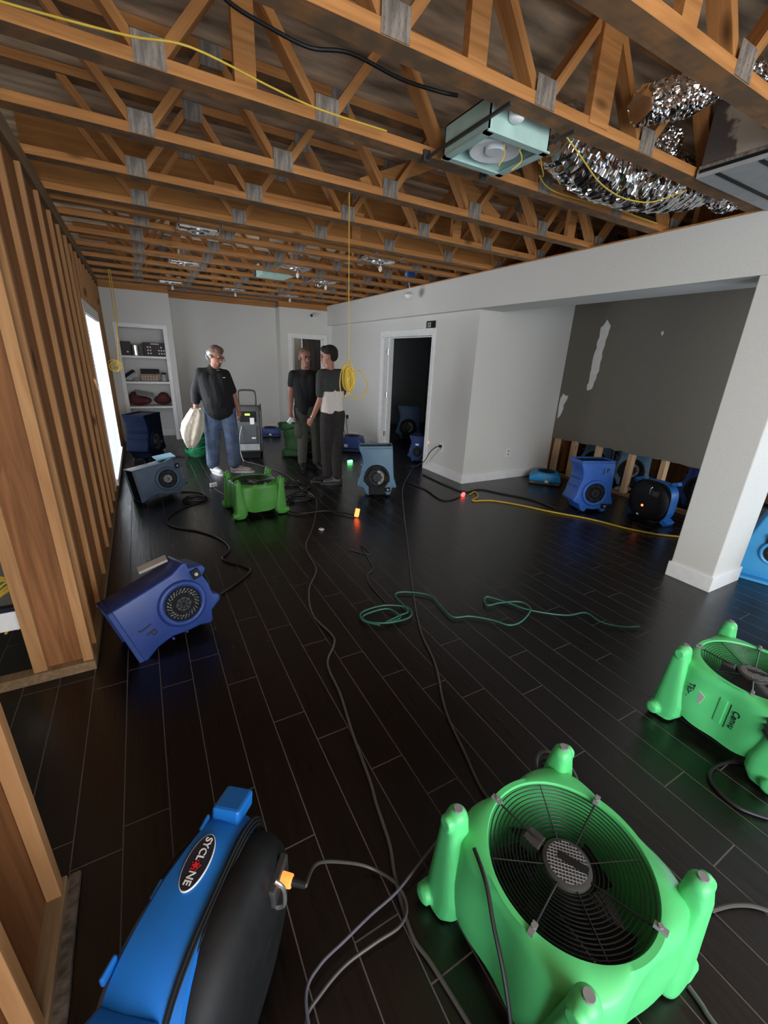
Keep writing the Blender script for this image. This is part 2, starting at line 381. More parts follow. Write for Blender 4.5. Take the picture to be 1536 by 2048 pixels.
# left: plywood sheathing behind the studs, with a hole for the window
XS = -0.437; WY0, WY1, WZ0, WZ1 = 5.56, 7.56, 0.14, 1.99
wl = MB().b2((XS - 0.012, 2.33, 0.0), (XS, WY0, 2.50)).b2((XS - 0.012, WY1, 0.0), (XS, 8.85, 2.50))
wl.b2((XS - 0.012, WY0, 0), (XS, WY1, WZ0)).b2((XS - 0.012, WY0, WZ1), (XS, WY1, 2.50))
struct(wl.build('wall_left', PLY))
struct(MB().b2((-2.4, -4.0, 0), (-2.3, 8.85, 3.07)).build('wall_hall', WALL))
struct(MB().b2((-3.2, -4.0, 0), (8.2, -3.9, 3.07)).build('wall_rear', WALL))
struct(MB().b2((8.1, -3.9, 0), (8.2, 12.1, 3.07)).build('wall_far_right', WALL))
# back walls
NY = 8.85
wn = MB().b2((-2.3, NY, 0), (-0.235, NY + 0.1, 2.5)).b2((0.445, NY, 0), (0.60, NY + 0.1, 2.5)).b2((-0.235, NY, 1.925), (0.445, NY + 0.1, 2.5))
wn.b2((0.50, NY + 0.1, 0), (0.60, 9.5, 2.5))
struct(wn.build('wall_niche', WALL))
struct(MB().b2((-0.33, 9.32, 0), (0.50, 9.36, 2.5)).b2((-0.33, NY + 0.1, 0), (-0.29, 9.32, 2.5)).b2((-0.29, NY + 0.1, 1.94), (0.5, 9.32, 1.97)).build('wall_niche_lining', WALL))
struct(MB().b2((0.60, 9.5, 0), (2.72, 9.6, 2.5)).build('wall_back', WALL))
wj = MB().b2((2.62, 9.2, 0), (2.86, 9.5, 2.5))
wj.b2((2.86, 9.2, 1.96), (3.56, 9.32, 2.5)).b2((3.56, 9.2, 0), (3.9, 9.32, 2.5))
struct(wj.build('wall_back_right', WALL))
struct(MB().b2((2.2, 10.9, 0), (5.2, 11.0, 2.6)).b2((2.62, 9.6, 0), (2.66, 10.9, 2.6)).build('wall_back_room', WALL))
# wall with the big doorway
XW = 3.75; DY0, DY1 = 5.37, 6.84
wr = MB().b2((XW, DY1, 0), (XW + 0.2, 9.2, 2.22)).b2((XW, 4.4, 0), (XW + 0.2, DY0, 2.22)).b2((XW, DY0, 1.97), (XW + 0.2, DY1, 2.22))
struct(wr.build('wall_right', WALL))
struct(MB().b2((XW + 0.2, 4.4, 0), (5.46, 4.52, 2.45)).build('wall_alcove', WALL))
struct(MB().b2((4.12, 0.6, 2.45), (6.8, 12.0, 2.5)).build('ceiling_alcove', WALL))
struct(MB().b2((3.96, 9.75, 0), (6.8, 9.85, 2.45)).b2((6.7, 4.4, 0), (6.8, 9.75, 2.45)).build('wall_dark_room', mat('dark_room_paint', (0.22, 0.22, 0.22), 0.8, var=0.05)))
# soffit beam and column
struct(MB().b2((3.65, -3.9, 2.22), (4.12, 9.2, 2.598)).build('wall_soffit', WALL))
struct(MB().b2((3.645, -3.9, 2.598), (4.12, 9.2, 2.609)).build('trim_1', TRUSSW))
colm = MB().b2((3.652, 1.245, 0), (4.10, 1.55, 2.22)).build('wall_column', WALL, bevel=0.006); struct(colm)
# dark wall with its lower drywall cut off and torn paint
DX = 5.45
pts = [(0.95, 2.45), (4.4, 2.45), (4.4, 0.565)]
n = 46
for i in range(1, n): pts.append((4.4 - 3.45 * i / n, 0.58 + random.uniform(-0.012, 0.012)))
pts.append((0.95, 0.585))
struct(MB().prism(pts, DX, DX + 0.015, 'YZ').build('wall_dark', WALLD))
def torn(name, poly, label):
    q = []
    for i in range(len(poly)):
        a = Vector(poly[i]); b = Vector(poly[(i + 1) % len(poly)]); k = max(2, int((b - a).length / 0.05))
        for j in range(k):
            p = a.lerp(b, j / k); q.append((p.x + random.uniform(-.012, .012), p.y + random.uniform(-.012, .012)))
    o = MB().prism(q, DX - 0.0015, DX + 0.001, 'YZ').build(name, DRYWHITE); return tag(o, label, 'torn paint')
torn('torn_paint_patch', [(3.93, 2.12), (3.86, 2.20), (3.80, 2.12), (3.83, 1.80), (3.84, 1.58), (3.88, 1.32), (3.96, 1.31), (3.96, 1.70), (3.93, 2.0)], 'long ragged white torn strip on the charcoal wall')
torn('torn_paint_patch', [(4.56 - .18, 1.17), (4.385, 1.03), (4.36, 0.86), (4.31, 0.95), (4.27, 1.13), (4.25, 1.20), (4.33, 1.23)], 'short white torn patch low at the left edge of the charcoal wall')
tag(MB().prism([(3.13, 2.03), (3.11, 2.05), (3.095, 2.02), (3.11, 1.99)], DX - 0.0015, DX + 0.001, 'YZ').build('torn_paint_patch', DRYWHITE), 'tiny white chip alone high on the charcoal wall', 'torn paint')
# room behind the dark wall
struct(MB().b2((6.75, 0.9, 0), (6.8, 4.4, 2.45)).b2((5.47, 4.38, 0), (6.75, 4.41, 2.45)).build('wall_rear_alcove', PLY))
# baseboards
def bb(name, a, b): struct(MB().b2(a, b).build(name, WHITE, bevel=0.004))
BH = 0.135
bb('baseboard_right', (XW - 0.015, 4.385, 0), (XW, DY0 - 0.09, BH)); bb('baseboard_right_far', (XW - 0.015, DY1 + 0.08, 0), (XW, 9.2, BH))
bb('baseboard_alcove', (XW, 4.385, 0), (5.45, 4.4, BH)); bb('baseboard_back', (0.60, 9.485, 0), (2.62, 9.5, BH))
bb('baseboard_column', (3.638, 1.232, 0), (4.114, 1.564, 0.125)); bb('baseboard_niche', (-0.29, 9.305, 0), (0.5, 9.32, BH))
bb('baseboard_jog', (2.605, 9.19, 0), (2.62, 9.5, BH))
# torn wood strip on top of back walls
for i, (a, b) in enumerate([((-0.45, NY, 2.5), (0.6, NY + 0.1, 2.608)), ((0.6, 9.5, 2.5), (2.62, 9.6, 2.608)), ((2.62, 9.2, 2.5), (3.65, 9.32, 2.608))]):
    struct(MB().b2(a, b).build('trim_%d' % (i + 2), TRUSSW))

# window in the left wall
win = struct(MB().b2((XS - 0.10, WY0 - 0.06, WZ0 - 0.05), (XS + 0.03, WY0 + 0.02, WZ1 + 0.05)).b2((XS - 0.10, WY1 - 0.02, WZ0 - 0.05), (XS + 0.03, WY1 + 0.06, WZ1 + 0.05))
     .b2((XS - 0.10, WY0, WZ1 - 0.02), (XS + 0.03, WY1, WZ1 + 0.05)).b2((XS - 0.10, WY0, WZ0 - 0.05), (XS + 0.05, WY1, WZ0 + 0.02)).build('window_1', WHITE))
MB().b2((XS - 0.09, WY0, WZ0), (XS - 0.085, WY1, WZ1)).build('window_pane', mat('daylit_glass', (0.8, 0.85, 0.9), 0.3, emit=(0.93, 0.97, 1.0, 5.0)), win)
bl = MB()
nsl = 44
for i in range(nsl):
    z = WZ0 + 0.05 + (WZ1 - WZ0 - 0.12) * i / (nsl - 1)
    bl.box((XS + 0.0, (WY0 + WY1) / 2, z), (0.032, WY1 - WY0 - 0.06, 0.0018), (0, 0.5, 0))
for y in (WY0 + 0.3, (WY0 + WY1) / 2, WY1 - 0.3): bl.cyl((XS + 0.018, y, WZ0 + 0.03), (XS + 0.018, y, WZ1 - 0.04), 0.0015, seg=6)
bl.build('blind_slats', mat('white_blind', (0.85, 0.87, 0.9), 0.6, var=0.03), win)
MB().b2((XS - 0.02, WY0 + 0.02, WZ1 - 0.07), (XS + 0.03, WY1 - 0.02, WZ1 - 0.02)).build('blind_rail', WHITE, win)

# door casings
def casing(name, ax, c, lo, hi, top, w, t):
    m = MB()
    if ax == 'Y':   # wall plane x=c
        m.b2((c - t, lo - w, 0), (c, lo, top + w)).b2((c - t, hi, 0), (c, hi + w, top + w)).b2((c - t, lo, top), (c, hi, top + w))
        m.b2((c, lo, 0), (c + 0.2, lo + 0.02, top)).b2((c, hi - 0.02, 0), (c + 0.2, hi, top)).b2((c, lo, top - 0.02), (c + 0.2, hi, top))
        m.b2((c + 0.1, hi - 0.035, 0), (c + 0.14, hi - 0.02, top - 0.02)).b2((c + 0.1, lo + 0.02, top - 0.035), (c + 0.14, hi - 0.02, top - 0.02))
    else:
        m.b2((lo - w, c - t, 0), (lo, c, top + w)).b2((hi, c - t, 0), (hi + w, c, top + w)).b2((lo, c - t, top), (hi, c, top + w))
        m.b2((lo, c, 0), (lo + 0.02, c + 0.12, top)).b2((hi - 0.02, c, 0), (hi, c + 0.12, top)).b2((lo, c, top - 0.02), (hi, c + 0.12, top))
    return struct(m.build(name, WHITE, bevel=0.003))
d1 = casing('door_1', 'Y', XW, DY0, DY1, 1.97, 0.075, 0.018)
for z in (0.3, 1.0, 1.72):
    MB().cyl((XW + 0.09, DY1 - 0.028, z - 0.045), (XW + 0.09, DY1 - 0.028, z + 0.045), 0.008, seg=10).b2((XW + 0.06, DY1 - 0.024, z - 0.045), (XW + 0.09, DY1 - 0.0195, z + 0.045)).build('door_hinge', STEEL, d1)
casing('door_2', 'X', 9.2, 2.86, 3.56, 1.95, 0.08, 0.018)
# white casing of the book niche
nc = MB().b2((-0.30, NY - 0.018, 0), (-0.235, NY, 1.99)).b2((0.445, NY - 0.018, 0), (0.51, NY, 1.99)).b2((-0.235, NY - 0.018, 1.925), (0.445, NY, 1.99))
struct(nc.build('trim_5', WHITE, bevel=0.003))

# ================================================================== CEILING TRUSSES
X0, X1 = -0.50, 6.9; CH = 0.044; CD = 0.095; DEP = 0.46
def gusset(m, x, z, y, w, h):
    m.b2((x - w / 2, y - 0.0035, z - h / 2), (x + w / 2, y - 0.0005, z + h / 2))
    for i in range(4):
        for j in range(4):
            m.box((x - w / 2 + w * (i + .5) / 4, y - 0.0036, z - h / 2 + h * (j + .5) / 4), (0.006, 0.003, h / 6.5), (0.12, 0, 0))
    return m
ORD = ['nearest', 'second', 'third', 'fourth', 'fifth', 'sixth', 'seventh', 'eighth', 'ninth', 'tenth', 'eleventh', 'twelfth', 'thirteenth', 'fourteenth', 'fifteenth']
mesh_cache = {}
def cached(key, fn):
    if key not in mesh_cache: mesh_cache[key] = fn()
    return mesh_cache[key]
def add(name, me, parent, loc=(0, 0, 0), rot=(0, 0, 0)):
    o = bpy.data.objects.new(name, me); COL.objects.link(o); o.parent = parent; o.location = loc; o.rotation_euler = rot; return o
def truss(y, idx, shift, solid=False):
    r = thing('floor_truss', 'open web wooden ceiling truss, %s from the camera' % ORD[idx], 'truss', (0, y, TB), group='ceiling trusses')
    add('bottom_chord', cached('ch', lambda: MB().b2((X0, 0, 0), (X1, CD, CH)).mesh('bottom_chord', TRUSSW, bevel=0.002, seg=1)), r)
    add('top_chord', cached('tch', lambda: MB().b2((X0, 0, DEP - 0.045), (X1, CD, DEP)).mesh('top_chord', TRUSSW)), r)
    gm = cached('gus', lambda: gusset(MB(), 0, 0, 0, 0.112, 0.098).mesh('gusset_plate', GALV))
    h0, h1 = CH, DEP - 0.045; PITCH = 0.72
    x = shift
    while x - PITCH > X0 + 0.3: x -= PITCH
    k = 0
    while x < 5.6:
        add('gusset_plate', gm, r, (x, 0, 0.050))
        for s in (-1, 1):
            a = Vector((x + s * 0.03, 0.012 + CD * 0.42, h0 - 0.005)); b = Vector((x + s * (PITCH / 2 - 0.035), 0.012 + CD * 0.42, h1 + 0.005))
            if b.x < X0 + 0.05: continue
            L = (b - a).length; ang = math.atan2(b.z - a.z, b.x - a.x)
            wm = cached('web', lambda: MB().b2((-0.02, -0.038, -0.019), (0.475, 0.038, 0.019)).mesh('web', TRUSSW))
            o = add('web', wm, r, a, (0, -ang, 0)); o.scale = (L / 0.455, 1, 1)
        if x + PITCH / 2 < 5.6: add('gusset_plate', gm, r, (x + PITCH / 2, 0, DEP - 0.05))
        if (k + idx) % 5 == 3:
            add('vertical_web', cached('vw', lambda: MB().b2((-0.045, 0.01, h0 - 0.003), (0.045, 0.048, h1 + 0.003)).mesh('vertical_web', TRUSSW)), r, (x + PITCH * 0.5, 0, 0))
        x += PITCH; k += 1
    if solid:
        MB().b2((X0, 0.03, CH), (5.6, 0.055, DEP - 0.045)).build('web_panel', LVL, r)
    if idx == 2:
        MB().b2((1.90, -0.004, 0.02), (2.03, 0.034, DEP - 0.01)).build('wide_post', TRUSSW, r)
    return r
TY = [0.50, 1.12, 1.64] + [2.28 + 0.64 * i for i in range(12)]
SH = {0: 0.45, 1: 0.62, 2: 0.90, 3: 0.19, 4: 0.17, 5: 0.15, 6: 0.17}
for i, y in enumerate(TY):
    if y > 9.4: break
    truss(y, i, SH.get(i, 0.17 + 0.02 * math.sin(i * 2.1)), solid=(i == 6))
tag(MB().b2((X0, 4.45, TB + 0.005), (X1, 4.535, TB + 0.40)).build('laminated_beam', LVL), 'solid brown laminated ceiling beam between two open trusses', 'beam')
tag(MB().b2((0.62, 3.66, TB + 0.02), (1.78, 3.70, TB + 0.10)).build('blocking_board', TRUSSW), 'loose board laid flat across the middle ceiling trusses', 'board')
# diagonal knee brace boards near the pendant cord
for (a, b, lab) in [((1.45, 3.035, TB + .06), (2.05, 3.035, TB + .33), 'pale bracing board leaning right in the middle of the ceiling'), ((2.65, 3.035, TB + .06), (2.12, 3.035, TB + .33), 'pale bracing board leaning left in the middle of the ceiling')]:
    a = Vector(a); b = Vector(b); d = b - a
    tag(MB().box((a + b) / 2, (d.length, 0.036, 0.085), (0, -math.atan2(d.z, d.x), 0)).build('bracing_board', TRUSSW), lab, 'board')

# ================================================================== STUD WALLS
ST = []
tag(MB().b2((-0.440, 2.34, 0.0), (-0.405, 8.84, 0.05)).build('bottom_plate', PLATEW, bevel=0.002), 'long wooden floor plate under the stud wall with the window', 'plate')
tag(MB().b2((-0.455, 2.34, 2.50), (-0.405, 8.84, 2.605)).build('top_plate', PLATEW, bevel=0.002), 'long wooden top plate above the stud wall with the window', 'plate')
sy = [2.44, 2.84, 3.32, 3.82, 4.28, 4.70, 5.10, 5.46]
for i, y in enumerate(sy):
    tag(MB().b2((XS, y, 0.05), (-0.411, y + 0.038, 2.50)).build('wall_stud', STUDW, bevel=0.002), 'wooden wall stud, %s from the wall corner toward the window' % ORD[i].replace('nearest', 'first'), 'stud', 'studs of the left wall')
for i, y in enumerate([5.85, 6.25, 6.65, 7.05, 7.4]):
    tag(MB().b2((XS, y, WZ1 + 0.05), (-0.411, y + 0.045, 2.50)).build('cripple_stud', STUDW, bevel=0.002), 'short stud above the window, %s counted from its near end' % ORD[i].replace('nearest', 'first'), 'stud', 'short studs above the window')
for i, y in enumerate([7.66, 8.05, 8.45, 8.78]):
    tag(MB().b2((XS, y, 0.05), (-0.411, y + 0.045, 2.50)).build('wall_stud', STUDW, bevel=0.002), 'wooden wall stud beyond the window, %s from the window' % ORD[i].replace('nearest', 'first'), 'stud', 'studs of the left wall')
# the wall end that turns left
tag(MB().b2((-2.2, 2.27, 0.0), (-0.405, 2.335, 0.055)).build('bottom_plate', PLATEW, bevel=0.003), 'short floor plate turning left at the wall corner', 'plate')
tag(MB().b2((-2.2, 2.29, 2.50), (-0.405, 2.335, 2.605)).build('top_plate', PLATEW, bevel=0.003), 'top plate running left above the wall corner', 'plate')
tag(MB().b2((-0.456, 2.285, 0.055), (-0.411, 2.33, 2.50)).build('wall_stud', STUDW, bevel=0.002), 'pale stud standing at the near corner of the left wall', 'stud')
tag(MB().b2((-0.660, 2.285, 0.055), (-0.605, 2.33, 2.50)).build('wall_stud', STUDW, bevel=0.002), 'pale stud at the left edge beside the dark opening', 'stud')
tag(MB().b2((-0.605, 2.315, 0.055), (-0.456, 2.33, 2.50)).build('plywood_panel', wood('grained_plywood', (0.14, 0.052, 0.016), (0.32, 0.135, 0.050), 'Z', 1.3)), 'broad orange brown plywood panel between the two corner studs', 'panel')
# wall nearest the camera at the lower left
tag(MB().b2((-0.49, -0.6, 0.0), (-0.405, 1.18, 0.05)).build('bottom_plate', PLATEW, bevel=0.003), 'floor plate of the nearest stud wall at the lower left', 'plate')
tile = MB()
pts = [(-0.408, -0.6)]
for i in range(18): pts.append((-0.385 + random.uniform(-.012, .012), -0.6 + 1.8 * i / 17))
pts.append((-0.408, 1.2)); tile.prism(pts, 0.0, 0.02, 'XY')
tag(tile.build('broken_mortar_edge', mat('dusty_mortar', (0.10, 0.075, 0.058), 0.95, var=0.5, scale=30, bump=0.6), bevel=0.002), 'ragged mortar edge along the nearest floor plate', 'mortar')
for i, (y, lab) in enumerate([(1.12, 'end stud of the nearest wall at the lower left edge'), (0.80, 'second stud of the nearest wall at the lower left edge'), (0.42, 'stud of the nearest wall beside the camera')]):
    tag(MB().b2((-0.449, y, 0.05), (-0.412, y + 0.040, 2.50)).build('wall_stud', STUDW, bevel=0.002), lab, 'stud', 'studs of the nearest wall')
tag(MB().b2((-0.56, -0.6, 2.50), (-0.405, 1.18, 2.605)).build('top_plate', PLATEW), 'top plate of the nearest stud wall, lower left', 'plate')
tag(MB().b2((-0.462, -0.6, 0.05), (-0.450, 1.16, 2.50)).build('sheathing_panel', PLY), 'brown sheathing behind the nearest studs at the lower left', 'panel')
# studs under the dark wall
for i, (y, h) in enumerate([(4.33, .66), (4.02, .66), (3.62, .66), (3.14, .66), (2.72, .66), (2.26, .66), (1.80, .66), (1.30, .66)]):
    tag(MB().b2((DX + 0.016, y - 0.03, 0.04), (DX + 0.105, y + 0.03, 2.45)).build('wall_stud', wood('pale_stud_lumber', (0.48, 0.30, 0.17), (0.62, 0.42, 0.25), 'Z', 2.2), bevel=0.002), 'stud bared under the charcoal wall, %s from its left end' % ORD[i].replace('nearest', 'first'), 'stud', 'studs bared under the charcoal wall')
tag(MB().b2((DX + 0.016, 0.95, 0.0), (DX + 0.105, 4.375, 0.04)).build('bottom_plate', PLATEW), 'floor plate under the charcoal wall', 'plate')

# outlet plate and yellow cable in the hole at the left
t = thing('wall_outlet', 'blank white outlet plate in the stud wall opening at left', 'outlet', (-0.715, 2.345, 0.34))
MB().b2((-0.045, -0.008, -0.05), (0.045, 0.0, 0.05)).build('cover_plate', WHITE, t, bevel=0.003)
MB().b2((-0.04, 0.0, -0.045), (0.04, 0.05, 0.045)).build('back_box', BLUED, t)
c = MB()
for i in range(7):
    a = i * 0.5
    c.tube([(-0.80 + .10 * math.sin(a), 2.55 + .02 * i, 0.16), (-0.70, 2.56, 0.30 + .02 * i), (-0.74 + .05 * math.cos(a), 2.56, 0.42 + .01 * i), (-0.86, 2.57, 0.30), (-0.84, 2.58, 0.15)], 0.006)
tag(c.build('cable_bundle', CORDY, smooth=True), 'tangle of yellow cable inside the dark opening at far left', 'cable')
struct(MB().b2((-2.2, 3.2, 0), (-0.5, 3.25, 2.5)).build('wall_hall_end', WALLD))
# ================================================================== AIR MOVERS
def axial_fan(label, loc, rz, m, name='axial_air_mover', wrap=None, size=1.0, tilt=None, text=False, group='green axial air movers'):
    r = thing(name, label, 'fan', loc, rz if tilt is None else tilt, group)
    r.scale = (size,) * 3
    N = 96
    def ro(th, z):
        s = abs(math.sin(2 * th)); k = 0.42 - 0.12 * min(1, max(0, (z - 0.19) / 0.13)) - 0.10 * min(1, max(0, (0.12 - z) / 0.08))
        return 0.228 * (1 + k * .80 * s ** 2.0)
    def zb(th): return 0.055 + 0.055 * abs(math.sin(2 * th)) ** 5
    rings = []
    zs = [0, .06, .12, .2, .3, .45, .6, .75, .87, .95, 1.0]
    for f in zs:
        rg = []
        for i in range(N):
            th = 2 * PI * i / N; z = zb(th) + (0.335 - zb(th)) * f
            rr = ro(th, z) - (0.010 if f == 1.0 else 0)
            rg.append((rr * math.cos(th), rr * math.sin(th), z))
        rings.append(rg)
    for z, R in [(0.345, 0.226), (0.345, 0.212), (0.330, 0.206), (0.2, 0.203), (0.075, 0.206), (0.058, 0.215)]:
        rings.append([(R * math.cos(2 * PI * i / N), R * math.sin(2 * PI * i / N), max(z, 0.02)) for i in range(N)])
    rings.append(rings[0])
    b = MB(); b.loft(rings, False); bmesh.ops.remove_doubles(b.bm, verts=b.bm.verts, dist=1e-5)
    b.build('housing', m, r, smooth=True)
    for i, (sx, sy) in enumerate([(1, 1), (1, -1), (-1, 1), (-1, -1)]):
        lg = MB(); p0 = Vector((sx * .232, sy * .222, 0.0)); p1 = Vector((sx * .217, sy * .205, 0.385))
        def sq(z, h, ex=3.5):
            c_ = p0.lerp(p1, z / .385); c_.z = z
            c_ -= Vector((sx, sy, 0)) * max(0, h - .034) * .75
            out_ = []
            for q in range(28):
                a = 2 * PI * q / 28; ca, sa = math.cos(a), math.sin(a); kk = (abs(ca) ** ex + abs(sa) ** ex) ** (-1 / ex); out_.append((c_.x + h * kk * ca, c_.y + h * kk * sa, z))
            return out_
        lg.loft([sq(.012, .052), sq(.05, .066), (sq(.11, .066)), sq(.18, .055), sq(.26, .044), sq(.34, .034), sq(.385, .029, 2.4)]).sph(p1, (0.029, 0.029, 0.024), 20)
        # web that joins the post to the drum
        lg.loft([[(sx * .225, sy * .14, z0), (sx * .14, sy * .215, z0), (sx * .245, sy * .235, z0)] for z0 in (0.10, 0.20)] + [[(sx * .215, sy * .15, .30), (sx * .15, sy * .205, .30), (sx * .23, sy * .22, .30)]])
        # side pads
        lg.cyl((sx * .24, sy * .232, .046), (sx * .290, sy * .232, .046), 0.032, 0.029, 22).cyl((sx * .215, sy * .207, .370), (sx * .258, sy * .207, .370), 0.025, 0.022, 22).cyl((sx * .290, sy * .232, .046), (sx * .296, sy * .232, .046), 0.019, 0.019, 22)
        o = lg.build('leg', m, r, voxel=0.0045, relax=3)
        MB().cyl(p1 + Vector((0, 0, .014)), p1 + Vector((0, 0, .0275)), 0.0135, 0.012, 16).build('rubber_cap', RUBBER, o)
        MB().cyl(p0, p0 + Vector((0, 0, .014)), 0.026, 0.028, 16).build('rubber_foot', BLACK, o)
    g = MB()
    for i in range(14):
        R = 0.070 + i * 0.0102; g.torus((0, 0, 0.338 - 0.0035 * (13 - i) * .55), R, 0.0016, n=64, k=6)
    for i in range(4):
        a = PI / 4 * 0 + i * PI / 2 + 0.3
        g.tube([(0.06 * math.cos(a), 0.06 * math.sin(a), 0.318), (0.212 * math.cos(a), 0.212 * math.sin(a), 0.343)], 0.0028, 6, smooth=False)
        a2 = a + PI / 4
        g.tube([(0.06 * math.cos(a2), 0.06 * math.sin(a2), 0.317), (0.205 * math.cos(a2), 0.205 * math.sin(a2), 0.338)], 0.0016, 6, smooth=False)
    gd = g.build('wire_guard', WIREBLK, r, smooth=True)
    for i in range(4):
        a = i * PI / 2 + 0.3
        MB().box((0.214 * math.cos(a), 0.214 * math.sin(a), 0.349), (0.030, 0.013, 0.010), (0, 0, a)).cyl((0.212 * math.cos(a), 0.212 * math.sin(a), 0.352), (0.212 * math.cos(a), 0.212 * math.sin(a), 0.359), 0.006, seg=10).build('guard_clip', RUBBER, gd)
    g2 = MB()
    for i in range(9): g2.torus((0, 0, 0.075), 0.05 + i * 0.016, 0.0016, n=48, k=6)
    for i in range(4):
        a = i * PI / 4; g2.tube([(-.186 * math.cos(a), -.186 * math.sin(a), .075), (.186 * math.cos(a), .186 * math.sin(a), .075)], .002, 6, smooth=False)
    g2.build('lower_guard', WIREBLK, r, smooth=True)
    mo = MB().lathe([(0.0, .20), (0.055, .20), (0.066, .215), (0.066, .312), (0.062, .322), (0.055, .3245), (0.0, .3245)], n=36).build('motor', DGREY, r, smooth=True)
    mh = MB()
    for i in range(-6, 7):
        for rot in (PI / 4, -PI / 4):
            h = math.sqrt(max(0, .052 ** 2 - (i * .0085) ** 2))
            if h < .005: continue
            c_ = math.cos(rot); s_ = math.sin(rot); a = Vector((i * .0085, -h, 0)); bb_ = Vector((i * .0085, h, 0))
            q = [Vector((v.x * c_ - v.y * s_, v.x * s_ + v.y * c_, .3255)) for v in (a, bb_)]
            mh.tube(q, .0010, 4, smooth=False)
    mh.build('motor_mesh', RUBBER, mo)
    MB().box((0.012, -0.010, .3270), (.020, .075, .0025), (0, 0, 0.5)).build('motor_label', BLACK, mo)
    MB().box((-0.028, 0.088, .300), (.044, .05, .045), (0, 0, .25)).build('junction_box', DGREY, r, bevel=.004)
    for i in range(5):
        a = 2 * PI * i / 5
        bl_ = MB(); N2 = 8; rg = []
        for j in range(N2 + 1):
            rr = .05 + .138 * j / N2; w = .022 + .035 * j / N2; pt = 0.75 - .35 * j / N2
            rg.append([Vector((rr, s * w * math.cos(pt), .165 + s * w * math.sin(pt) + .002 * t)) for s, t in ((-1, -1), (1, -1), (1, 1), (-1, 1))])
        bl_.loft(rg); bmesh.ops.rotate(bl_.bm, verts=bl_.bm.verts, cent=(0, 0, 0), matrix=Matrix.Rotation(a, 3, 'Z'))
        bl_.build('fan_blade', BLACK, r)
    if wrap:
        sx, sy = wrap
        w = MB()
        for i in range(5): w.torus((sx * .222, sy * .212, .235 + .012 * i), .060 + .002 * math.sin(i * 2), .0065, Matrix.Rotation(.16 * math.sin(i * 1.7) + .12, 3, 'X'), n=32, k=8, squash=1.15)
        w.build('wound_cord', mat('cord_wrap', (.045, .045, .055), .5), r, smooth=True)
    # rocker switches on the right side
    for z in (.16, .23):
        MB().box((.235, -.11 + .25 * (z - .16), z), (.05, .035, .03)).build('switch_knob', RUBBER, r, bevel=.004)
    if text:
        def sx_(y, z):
            x = -.23
            for _ in range(6):
                th = math.atan2(y, x); x = -math.sqrt(max(.01, ro(th, z) ** 2 - y * y))
            return x
        def on(y, z, e=.0012): return (sx_(y, z) - e, y, z)
        pl = MB().box(on(.005, .205, -.001), (.012, .030, .125)).build('raised_nameplate', m, r, bevel=.003)
        text_part('marking', 'TES-4', .032, frame((0, 0, -1), (.25, -1, 0), on(.125, .225)), INK, r)
        text_part('marking', 'Cenvu', .036, frame((0, 0, -1), (-.1, -1, 0), on(-.050, .20)), INK, r)
        MB().box(on(-.024, .20, .0005), (.0012, .003, .125)).build('pen_line', INK, r)
        MB().box(on(.088, .215, .0008), (.0016, .036, .052), (.25, 0, -.30)).build('sticker', PAPER, r)
    return r

fan2 = axial_fan('bright green axial fan lying face up nearest the camera', (0.845, 0.385, 0), 0.0, GREEN, wrap=(1, 1), size=1.02)
MB().tube([(-.215, .13, .352), (-.236, .06, .345), (-.258, .0, .30), (-.272, -.06, .24), (-.284, -.11, .16), (-.285, -.13, .07), (-.29, -.14, .006)], .0055, 8).build('power_lead', CORDK, fan2, smooth=True)
fan3 = axial_fan('bright green axial fan cut by the right edge of the photo', (2.275, 0.505, 0), 0.0, GREEN, wrap=(-1, -1), text=True, size=1.0)
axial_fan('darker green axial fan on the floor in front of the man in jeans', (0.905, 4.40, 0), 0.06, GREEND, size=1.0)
axial_fan('dim green axial fan on its side behind the man in the black tee', (2.14, 7.02, 0.27), 0, mat('dull_green_plastic', (.010, .040, .010), .7, var=.2, spec=.2), tilt=(PI / 2 * .93, 0, .5), size=1.1)

